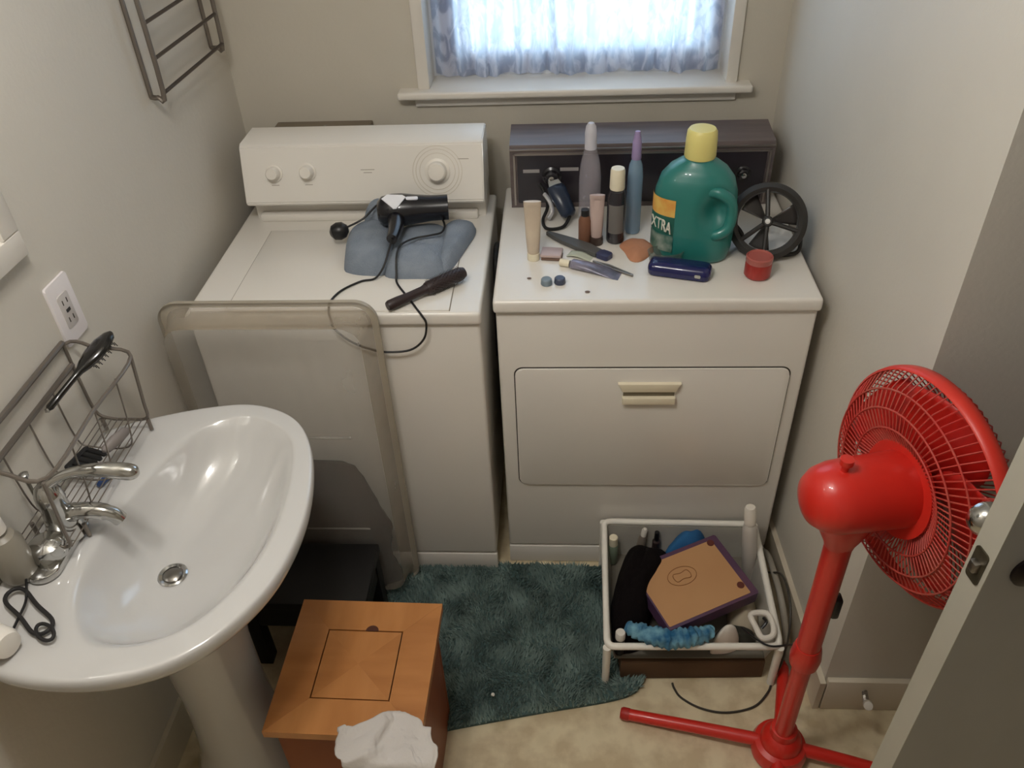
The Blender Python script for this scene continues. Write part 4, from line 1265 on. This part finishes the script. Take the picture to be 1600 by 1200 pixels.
Mg2 = frame_m(A0 + Vector((0.088, 0.010, 0.0)) + Vector((0, -0.35, 0.94)).normalized() * 0.0378, (1, 0.12, -0.04), (0, 0.94, 0.35))
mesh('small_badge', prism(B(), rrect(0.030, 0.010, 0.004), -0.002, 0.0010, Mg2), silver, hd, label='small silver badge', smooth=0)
e0 = hdl[-1]
cp = smooth_path([e0, (e0.x - 0.004, 0.150, 0.963), (-0.268, 0.118, 0.935), (-0.290, 0.108, 0.911), (-0.322, 0.098, 0.9095), (-0.360, 0.058, 0.9095), (-0.376, 0.012, 0.9095), (-0.372, -0.028, 0.909), (-0.368, -0.040, 0.895), (-0.363, -0.0410, 0.868), (-0.335, -0.0410, 0.836), (-0.300, -0.0410, 0.815), (-0.257, -0.0410, 0.802), (-0.196, -0.0410, 0.807), (-0.160, -0.0410, 0.838), (-0.150, -0.0410, 0.880), (-0.158, -0.040, 0.902), (-0.172, -0.022, 0.9095), (-0.195, 0.020, 0.9095), (-0.232, 0.085, 0.910), (-0.236, 0.106, 0.925), (-0.236, 0.135, 0.957), (-0.232, 0.180, 0.961), (-0.205, 0.212, 0.961), (-0.165, 0.228, 0.961), (-0.140, 0.252, 0.957), (-0.140, 0.300, 0.956), (-0.165, 0.345, 0.955), (-0.24, 0.355, 0.972), (-0.300, 0.345, 0.995), (-0.345, 0.300, 0.972), (-0.385, 0.290, 0.955), (-0.396, 0.286, 0.950)], 6)
mesh('power_cord', tube(B(), cp, 0.0026, 8), blackcord, hd)
mesh('plug', lathe(B(), [(0, -0.008), (0.010, -0.006), (0.020, 0.004), (0.023, 0.018), (0.019, 0.032), (0.008, 0.040), (0, 0.041)], (-0.392, 0.287, 0.950), (-1, -0.15, -0.25), 20), black_m, hd)
rb = thing('round_hair_brush', 'dark brown round hair brush on the front edge of the washing machine', 'brush', (-0.155, 0.035, ZW))
p0, p1 = Vector((-0.236, -0.030, 0.9200)), Vector((-0.072, 0.108, 0.9275))
dv = p1 - p0
brn = mat('dark_brown_plastic', (48, 36, 36), 0.45)
mesh('handle', lathe(B(), [(0, 0), (0.010, 0.001), (0.0125, 0.006), (0.0125, 0.030), (0.0105, 0.060), (0.0105, 0.095), (0.013, 0.106), (0, 0.106)], p0, dv, 20), brn, rb)
mesh('brush_barrel', lathe(B(), [(0, 0.104), (0.014, 0.105), (0.0165, 0.112), (0.0165, 0.200), (0.012, 0.212), (0, 0.214)], p0, dv, 20), brn, rb)
bs = B()
dn = dv.normalized(); o1 = dn.orthogonal().normalized(); o2 = dn.cross(o1)
for i in range(15):
    for j in range(14):
        a = 2 * PI * (j + 0.5 * (i % 2)) / 14
        q = p0 + dn * (0.114 + i * 0.006)
        w = o1 * math.cos(a) + o2 * math.sin(a)
        if (q + w * 0.0205).z < 0.9065:
            continue
        tube(bs, [q + w * 0.015, q + w * 0.0205], 0.0007, 4)
o = mesh('bristles', bs, black_m, rb); o['kind'] = 'stuff'

# ------------------------------------------------------------------ things on the dryer
ZD = 0.9145


def tube_pack(t, base, w, h, m, axis_tilt=0.0, parent=None, name='body', crimp=0.006):
    """squeeze tube standing on its cap, flat crimped end on top"""
    rg = []
    for k, (s, r1_, r2_) in enumerate(((0.10, 0.62, 0.62), (0.14, 0.78, 0.74), (0.4, 0.92, 0.66), (0.7, 1.0, 0.40), (0.9, 1.06, 0.14), (0.93, 1.08, crimp / w * 2), (1.0, 1.10, crimp / w * 2))):
        rg.append([Vector((base[0] + w / 2 * r1_ * math.cos(a), base[1] + w / 2 * r2_ * math.sin(a) + axis_tilt * s, base[2] + h * s)) for a in [2 * PI * i / 28 for i in range(28)]])
    return mesh(name, loft(B(), rg), m, parent, smooth=50)


t = thing('cream_tube', 'cream coloured squeeze tube standing on its cap at the left of the dryer', 'tube', (0.088, 0.188, ZD))
tube_pack(t, (0.088, 0.188, ZD), 0.038, 0.150, mat('cream_tube_plastic', (206, 190, 168), 0.35, c2=(196, 178, 158), scale=20), 0.004, t)
mesh('cap', lathe(B(), [(0.0150, 0), (0.0155, 0.002), (0.0145, 0.018), (0, 0.018)], (0.088, 0.188, ZD), n=24), cream_plastic, t)

clearp = film('clear_lilac_plastic', (176, 170, 178), 0.55, 0.15, 6, 0.32)
bottle('hair_spray_bottle', 'tall clear bottle with white domed cap against the dryer console', (0.226, 0.318, ZD), [(0, 0), (0.024, 0.001), (0.027, 0.008), (0.027, 0.150), (0.024, 0.185), (0.016, 0.220), (0.013, 0.226), (0, 0.226)], clearp, [(0.0145, 0.224), (0.0145, 0.262), (0.012, 0.278), (0.007, 0.286), (0, 0.288)], film('frosted_cap', (214, 212, 220), 0.9, 0.3, 4, 0.6), extra=lambda t: mesh('pump', lathe(B(), [(0.005, 0.226), (0.005, 0.27), (0, 0.27)], (0.226, 0.318, ZD), n=12), white_plastic, t))
bottle('brown_bottle', 'amber brown small bottle behind the lilac tube on the dryer', (0.214, 0.272, ZD), [(0, 0), (0.015, 0.001), (0.016, 0.006), (0.016, 0.060), (0.010, 0.072), (0, 0.072)], mat('amber', (122, 84, 64), 0.3), [(0.010, 0.070), (0.010, 0.088), (0, 0.088)], black_m)
t = thing('lotion_tube', 'pale pink lotion tube with dark cap standing before the clear bottle', 'tube', (0.243, 0.262, ZD))
tube_pack(t, (0.243, 0.262, ZD), 0.034, 0.125, mat('pale_pink_tube', (190, 168, 160), 0.35), 0.012, t)
mesh('cap', lathe(B(), [(0.0155, 0), (0.0165, 0.002), (0.0155, 0.020), (0, 0.020)], (0.243, 0.262, ZD), n=24), mat('brown_cap', (70, 56, 50), 0.4), t)


def tl(t):
    bm = loft(B(), [[Vector((0.290 + 0.0232 * math.cos(a), 0.275 + 0.0232 * math.sin(a), z)) for a in [-PI * 0.8 + PI * 0.55 * k / 12 for k in range(13)]] for z in (ZD + 0.03, ZD + 0.105)], cap0=False, cap1=False, closed=False)
    mesh('front_label', bm, mat('grey_label', (112, 108, 104), 0.5), t)


bottle('black_bottle', 'dark bottle with cream cap in the middle of the dryer top', (0.290, 0.275, ZD), [(0, 0), (0.021, 0.001), (0.023, 0.006), (0.023, 0.120), (0.019, 0.136), (0.012, 0.142), (0, 0.142)], mat('charcoal_bottle', (44, 42, 48), 0.25, coat=0.3), [(0.0175, 0.140), (0.0185, 0.143), (0.0175, 0.186), (0.0155, 0.192), (0, 0.193)], cream_plastic, extra=tl)
bottle('blue_spray_bottle', 'slim pale blue bottle with lilac cap beside the green jug', (0.336, 0.322, ZD), [(0, 0), (0.017, 0.001), (0.019, 0.006), (0.019, 0.150), (0.016, 0.180), (0.010, 0.196), (0, 0.196)], film('pale_blue_plastic', (138, 164, 186), 0.9, 0.2, 5, 0.6), [(0.011, 0.194), (0.012, 0.198), (0.011, 0.235), (0.006, 0.262), (0, 0.264)], mat('lilac_cap', (158, 140, 180), 0.35))

# detergent jug
jg = thing('detergent_jug', 'large green detergent jug with yellow cap and side handle on the dryer', 'jug', (0.475, 0.235, ZD))
Mj = Matrix.Translation((0.468, 0.215, ZD)) @ Matrix.Rotation(math.radians(-12), 4, 'Z')
prof_j = [(0.000, 0.080, 0.052), (0.004, 0.088, 0.060), (0.03, 0.094, 0.064), (0.08, 0.096, 0.066), (0.13, 0.096, 0.066), (0.165, 0.093, 0.064), (0.195, 0.084, 0.058), (0.218, 0.066, 0.047), (0.232, 0.046, 0.036), (0.240, 0.032, 0.031), (0.252, 0.030, 0.030)]
rg = []
for z, rx, ry in prof_j:
    ring = []
    for i in range(56):
        a = 2 * PI * i / 56
        c, s = math.cos(a), math.sin(a)
        e = 2.6
        r = (abs(c) ** e + abs(s) ** e) ** (-1 / e)
        x, y = rx * c * r, ry * s * r
        if z < 0.235 and z > 0.05:      # handle side is pinched to make the grip
            d = math.exp(-((x - 0.052) / 0.026) ** 2) * math.exp(-((z - 0.135) / 0.034) ** 2)
            y *= 1 - 0.68 * d
        ring.append(Vector((x, y, z)))
    rg.append(ring)


def interp(rg, k):
    out = []
    for a, b in zip(rg[:-1], rg[1:]):
        for j in range(k):
            out.append([p.lerp(q, j / k) for p, q in zip(a, b)])
    out.append(rg[-1])
    return out


rg = [[p.copy() for p in r] for r in interp([[Vector((p.x, p.y, p.z)) for p in r] for r in rg], 3)]
bm = loft(B(), rg)
bm.transform(Mj)
mesh('body', bm, teal_m, jg, smooth=70)
hl = smooth_path([(0.030, -0.040, 0.178), (0.056, -0.050, 0.180), (0.080, -0.046, 0.160), (0.086, -0.042, 0.125), (0.080, -0.046, 0.092), (0.056, -0.050, 0.076), (0.042, -0.036, 0.072)], 6)
bm = tube(B(), hl, 0.013, 14)
bm.transform(Mj)
mesh('grip', bm, teal_m, jg, label='moulded green grip')
mesh('cap', lathe(B(), [(0.034, 0.243), (0.0355, 0.247), (0.0345, 0.285), (0.033, 0.302), (0.029, 0.308), (0, 0.309)], (0.468, 0.215, ZD), n=40), mat('pale_yellow_cap', (224, 212, 132), 0.4), jg, label='pale yellow screw cap')
lw = []


def jlab(x, z):
    """point on the front left of the jug"""
    a = math.radians(x)
    c, s = math.cos(a), math.sin(a)
    e = 2.6
    r = (abs(c) ** e + abs(s) ** e) ** (-1 / e)
    return Mj @ Vector((0.0972 * c * r, 0.0668 * s * r, z))


def labsheet(a0, a1, z0, z1):
    return sheet(12, 3, lambda u, v: jlab(a0 + (a1 - a0) * u, z0 + (z1 - z0) * v))


mesh('upper_label', labsheet(186, 247, 0.118, 0.160), mat('orange_label', (216, 148, 66), 0.5, c2=(224, 186, 96), scale=30), jg, label='orange upper label')
mesh('lower_label', labsheet(186, 247, 0.028, 0.070), mat('green_label', (46, 96, 84), 0.5, c2=(150, 160, 150), scale=36), jg, label='dark green lower label')
mesh('middle_label', labsheet(186, 247, 0.072, 0.117), mat('label_green_dark', (28, 92, 80), 0.5), jg)
pa, pb = jlab(192, 0.094), jlab(246, 0.094)
xdir = (pb - pa).normalized()
nrm = xdir.cross(Vector((0, 0, 1))).normalized()
wpos = (pa + pb) / 2 + nrm * 0.0125
if nrm.y > 0:
    wpos = (pa + pb) / 2 - nrm * 0.0125
text('lettering', 'XTRA', 0.036, mat('letter_white', (222, 220, 206), 0.5), jg, frame_m(wpos + xdir * 0.010, xdir, (0, 0, 1)) @ Matrix.Diagonal((0.72, 1.1, 1, 1)), 0.0012, label='white letters XTRA')

cupf = film('smoky_clear_plastic', (120, 130, 122), 0.5, 0.15, 5, 0.3)
t = thing('measuring_cup', 'smoky clear plastic cup in front of the green jug', 'cup', (0.402, 0.135, ZD))
bm = loft(B(), [[Vector((0.402 + r * math.cos(a), 0.158 + r * 0.6 * math.sin(a), ZD + z)) for a in [2 * PI * i / 32 for i in range(32)]] for r, z in ((0.028, 0.001), (0.036, 0.006), (0.040, 0.020), (0.043, 0.036), (0.041, 0.036), (0.037, 0.020), (0.030, 0.008))], cap0=True, cap1=False)
mesh('bowl', bm, cupf, t)
# dark round desk fan
df = thing('desk_fan', 'small round black desk fan with four spokes at the right of the dryer', 'fan', (0.662, 0.19, ZD))
Dn = Vector((-0.22, -0.86, 0.45)).normalized()
Dc_ = Vector((0.640, 0.205, 0.998))
dfm = mat('dull_black', (46, 44, 42), 0.5)
MD = frame_m(Dc_, Vector((0, 0, 1)).cross(Dn), Dn.cross(Vector((0, 0, 1)).cross(Dn)))
dpos = lambda r, a, z: MD @ Vector((r * math.cos(a), r * math.sin(a), z))
bm = loft(B(), [[dpos(r, 2 * PI * i / 56, z) for i in range(56)] for r, z in ((0.069, 0.010), (0.078, 0.016), (0.089, 0.008), (0.092, -0.036), (0.084, -0.058), (0.069, -0.060), (0.069, 0.010))], cap0=False, cap1=False)
ring_ = mesh('ring_housing', bm, dfm, df, smooth=50)
zd = MD.to_3x3() @ Vector((0, 0, 1))
if zd.y > 0:
    print('desk fan axis flipped')
for k, a in enumerate((98, 222, 272, 348)):
    a = math.radians(a)
    mesh('spoke', tube(B(), [dpos(0.008, a, 0.012), dpos(0.074, a, 0.008)], 0.0056, 8), dfm, df)
mesh('hub', lathe(B(), [(0.013, 0.004), (0.013, 0.016), (0.009, 0.020), (0, 0.020)], Dc_, zd, 24), dfm, df)
mesh('hub_button', lathe(B(), [(0.006, 0.019), (0.006, 0.023), (0.003, 0.025), (0, 0.025)], Dc_, zd, 16), mat('bright_button', (220, 218, 214), 0.3), df, label='bright round button at the hub')
for k in range(3):
    a0 = math.radians(20 + 120 * k)
    o = mesh('blade', sheet(6, 6, lambda u, v: dpos(0.012 + 0.055 * u, a0 + (v - 0.5) * 0.75, -0.016 + (v - 0.5) * 0.02)), film('smoky_blade_%d' % k, (70, 66, 64), 0.92, 0.3, 5, 0.75), df, smooth=80)
    solid(o, 0.0012)
mesh('stand', tube(B(), smooth_path([dpos(0.086, math.radians(182), -0.02), (0.590, 0.225, 0.955), (0.592, 0.215, 0.925), (0.62, 0.195, 0.920), (0.69, 0.185, 0.920), (0.722, 0.195, 0.925), (0.724, 0.205, 0.96), dpos(0.086, math.radians(-2), -0.02)], 5), 0.005, 8), dfm, df)
# red jar
bottle('candle_jar', 'small red candle jar at the front right of the dryer', (0.607, 0.098, ZD), [(0, 0), (0.026, 0.001), (0.030, 0.006), (0.030, 0.036), (0.028, 0.040), (0, 0.040)], mat('red_wax', (150, 40, 36), 0.3, c2=(170, 62, 54), scale=14), [(0.0295, 0.039), (0.0305, 0.042), (0.0305, 0.052), (0.028, 0.054), (0.026, 0.050), (0, 0.048)], mat('rose_glass', (170, 92, 84), 0.2), cat='jar')
# navy case
nc = thing('glasses_case', 'glossy navy blue oblong case at the front of the dryer', 'case', (0.425, 0.118, ZD))
Mn = frame_m((0.431, 0.110, ZD), (0.140, -0.040, 0), (0.040, 0.140, 0))
rg = []
for z, g_ in ((0.0, 0.006), (0.003, 0.001), (0.013, 0.0), (0.0145, 0.0)):
    rg.append([Mn @ Vector((x, y, z)) for x, y in rrect(0.146 - 2 * g_, 0.056 - 2 * g_, 0.018, 6)])
mesh('lower_shell', loft(B(), rg), navy_m, nc, smooth=50)
rg = []
for z, g_ in ((0.015, 0.0), (0.022, 0.001), (0.028, 0.005), (0.031, 0.012)):
    rg.append([Mn @ Vector((x, y, z)) for x, y in rrect(0.146 - 2 * g_, 0.056 - 2 * g_, 0.017 - g_ * 0.5, 6)])
mesh('lid', loft(B(), rg), navy_m, nc, smooth=50)
mesh('clasp', prism(B(), rrect(0.014, 0.008, 0.003), 0, 0.003, frame_m(Mn @ Vector((0.045, -0.0275, 0.016)), Mn.to_3x3() @ Vector((1, 0, 0)), (0, 0, 1))), chrome, nc)
# peach pad
bm = blob([(0.300, 0.250), (0.330, 0.282), (0.362, 0.275), (0.386, 0.238), (0.372, 0.200), (0.345, 0.168), (0.322, 0.172), (0.310, 0.215)], ZD, 0.014, amp=0.003, fr=30, seed=4, n=40)
tag(mesh('peach_pad', bm, mat('peach_cloth', (186, 130, 98), 0.85), origin=(0.34, 0.22, ZD), smooth=80), 'peach coloured soft pad between dark bottle and navy case', 'pad')
# dark grey comb like blade with navy end
gc = thing('flat_iron', 'long flat dark grey hair tool with navy end lying on the dryer', 'hair tool', (0.19, 0.235, ZD))
Mt = frame_m((0.192, 0.243, ZD + 0.006), (0.150, -0.118, 0.0), (0.118, 0.150, 0.0))
gcm = mat('slate_plastic', (84, 84, 82), 0.45)
mesh('arm', prism(B(), [(-0.098, 0.004), (-0.094, 0.012), (-0.060, 0.012), (-0.020, 0.020), (0.030, 0.020), (0.070, 0.014), (0.070, -0.014), (0.010, -0.014), (-0.040, -0.010), (-0.070, -0.004)], -0.005, 0.006, Mt, 0.002), gcm, gc)
mesh('end_cap', prism(B(), rrect(0.034, 0.028, 0.006), -0.005, 0.007, Mt @ Matrix.Translation((0.086, 0, 0)), 0.002), mat('navy_grey', (56, 60, 92), 0.4), gc, label='navy end cap')
# toothpaste tube
tp = thing('toothpaste_tube', 'lilac grey squeezed tube with white cap lying before the bottles', 'tube', (0.22, 0.135, ZD))
Mp = frame_m((0.160, 0.152, ZD + 0.012), (0.150, -0.052, -0.002), (0.052, 0.150, 0))
rg = []
for x, wy, hz_ in ((0.018, 0.008, 0.008), (0.024, 0.014, 0.011), (0.06, 0.018, 0.010), (0.10, 0.021, 0.006), (0.130, 0.023, 0.0015), (0.142, 0.023, 0.0012)):
    rg.append([Mp @ Vector((x, wy * math.cos(a), hz_ * math.sin(a) - 0.012 + hz_)) for a in [2 * PI * i / 24 for i in range(24)]])
mesh('body', loft(B(), rg), mat('lilac_foil', (150, 146, 164), 0.3, 0.3, c2=(98, 98, 112), scale=22), tp, smooth=50)
mesh('cap', lathe(B(), [(0.0085, -0.008), (0.0095, -0.005), (0.0085, 0.016), (0, 0.017)], Mp @ Vector((0, 0, -0.0025)), Mp.to_3x3() @ Vector((1, 0, 0)), 20), cream_plastic, tp)
tw2 = thing('tweezers', 'grey steel tweezers lying beside the squeezed tube', 'tweezers', (0.27, 0.135, ZD))
for s in (-1, 1):
    mesh('arm', tube(B(), [(0.232, 0.168, ZD + 0.003), (0.270, 0.142 + s * 0.006, ZD + 0.003), (0.322, 0.100 + s * 0.002, ZD + 0.003)], 0.0026, 8), steel, tw2)
# small flat items
t = thing('compact_case', 'small pink compact with brown edge left of the squeezed tube', 'compact', (0.134, 0.205, ZD))
mesh('base', box(B(), 0.108, 0.158, 0.176, 0.212, ZD, ZD + 0.006, 0.002, rot=Matrix.Rotation(-0.12, 4, 'Z')), mat('brown_compact', (108, 84, 72), 0.5), t)
mesh('lid', box(B(), 0.106, 0.158, 0.178, 0.222, ZD + 0.006, ZD + 0.014, 0.003, rot=Matrix.Rotation(-0.12, 4, 'Z')), mat('pink_compact', (186, 164, 160), 0.4), t)
bm = sheet(14, 4, lambda u, v: Vector((0.168 + 0.070 * u + 0.012 * v, 0.196 - 0.030 * u + 0.026 * v, ZD + 0.002 + 0.004 * math.sin(u * 5))))
o = mesh('paper_strip', bm, mat('pale_green_paper', (182, 186, 168), 0.7), origin=(0.2, 0.2, ZD))
solid(o, 0.001)
tag(o, 'pale green paper strip between the hair tool and the squeezed tube', 'paper')
for (x, y, m_, lbl) in ((0.121, 0.070, mat('blue_grey_cap', (118, 132, 142), 0.4), 'small pale blue grey bottle cap at the front of the dryer'), (0.152, 0.074, mat('slate_blue_cap', (62, 70, 92), 0.35), 'small dark slate blue bottle cap at the front of the dryer')):
    t = thing('bottle_cap', lbl, 'cap', (x, y, ZD))
    mesh('shell', lathe(B(), [(0.0125, 0), (0.0135, 0.002), (0.0125, 0.013), (0.0105, 0.015), (0, 0.0152)], (x, y, ZD), n=24), m_, t)
for (x, y, s, lbl) in ((0.080, 0.094, 1.2, 'small dark crumb near the left front of the dryer top'), (0.215, 0.032, 1.4, 'flat brown crumb near the front middle of the dryer top')):
    bm = B()
    bmesh.ops.create_icosphere(bm, subdivisions=2, radius=0.003, matrix=Matrix.Translation((x, y, ZD + 0.0018)) @ Matrix.Diagonal((1.5 * s, s, 0.5, 1)))
    tag(mesh('crumb', bm, mat('crumb_brown', (110, 92, 84), 0.9), origin=(x, y, ZD)), lbl, 'crumb')
# electric shaver style dark handset with cable against console
sh = thing('hair_clipper', 'dark blue black hair clipper with chrome blade leaning on the dryer console', 'hair clipper', (0.15, 0.40, ZD))
p0, p1 = Vector((0.178, 0.372, ZD + 0.020)), Vector((0.140, 0.425, ZD + 0.080))
rg = []
dx_ = (p1 - p0).normalized(); ox = dx_.cross(Vector((0, 0, 1))).normalized(); oy = dx_.cross(ox)
for t_, w, h_ in ((0, 0.014, 0.010), (0.1, 0.022, 0.016), (0.5, 0.024, 0.019), (0.85, 0.026, 0.020), (1.0, 0.024, 0.012)):
    c = p0.lerp(p1, t_)
    rg.append([c + ox * w * math.cos(a) + oy * h_ * math.sin(a) for a in [2 * PI * i / 24 for i in range(24)]])
mesh('body', loft(B(), rg), mat('midnight_plastic', (34, 44, 62), 0.3), sh, smooth=60)
mesh('blade', prism(B(), [(-0.020, 0), (0.020, 0), (0.016, 0.014), (-0.016, 0.014)], -0.003, 0.003, frame_m(p1 + dx_ * 0.001, ox, dx_)), chrome, sh)
mesh('coiled_cord', tube(B(), smooth_path([p0, (0.160, 0.340, ZD + 0.006), (0.120, 0.335, ZD + 0.004), (0.108, 0.370, ZD + 0.010), (0.120, 0.410, ZD + 0.030), (0.110, 0.440, ZD + 0.060), (0.098, 0.450, ZD + 0.075)], 6), 0.0045, 8), black_m, sh)
mesh('metal_band', tube(B(), smooth_path([(0.112, 0.425, ZD + 0.058), (0.126, 0.405, ZD + 0.046), (0.132, 0.392, ZD + 0.024), (0.122, 0.380, ZD + 0.010)], 6), 0.006, 10), mat('bright_band', (206, 206, 210), 0.25, 0.6), sh, label='bright curved metal band')
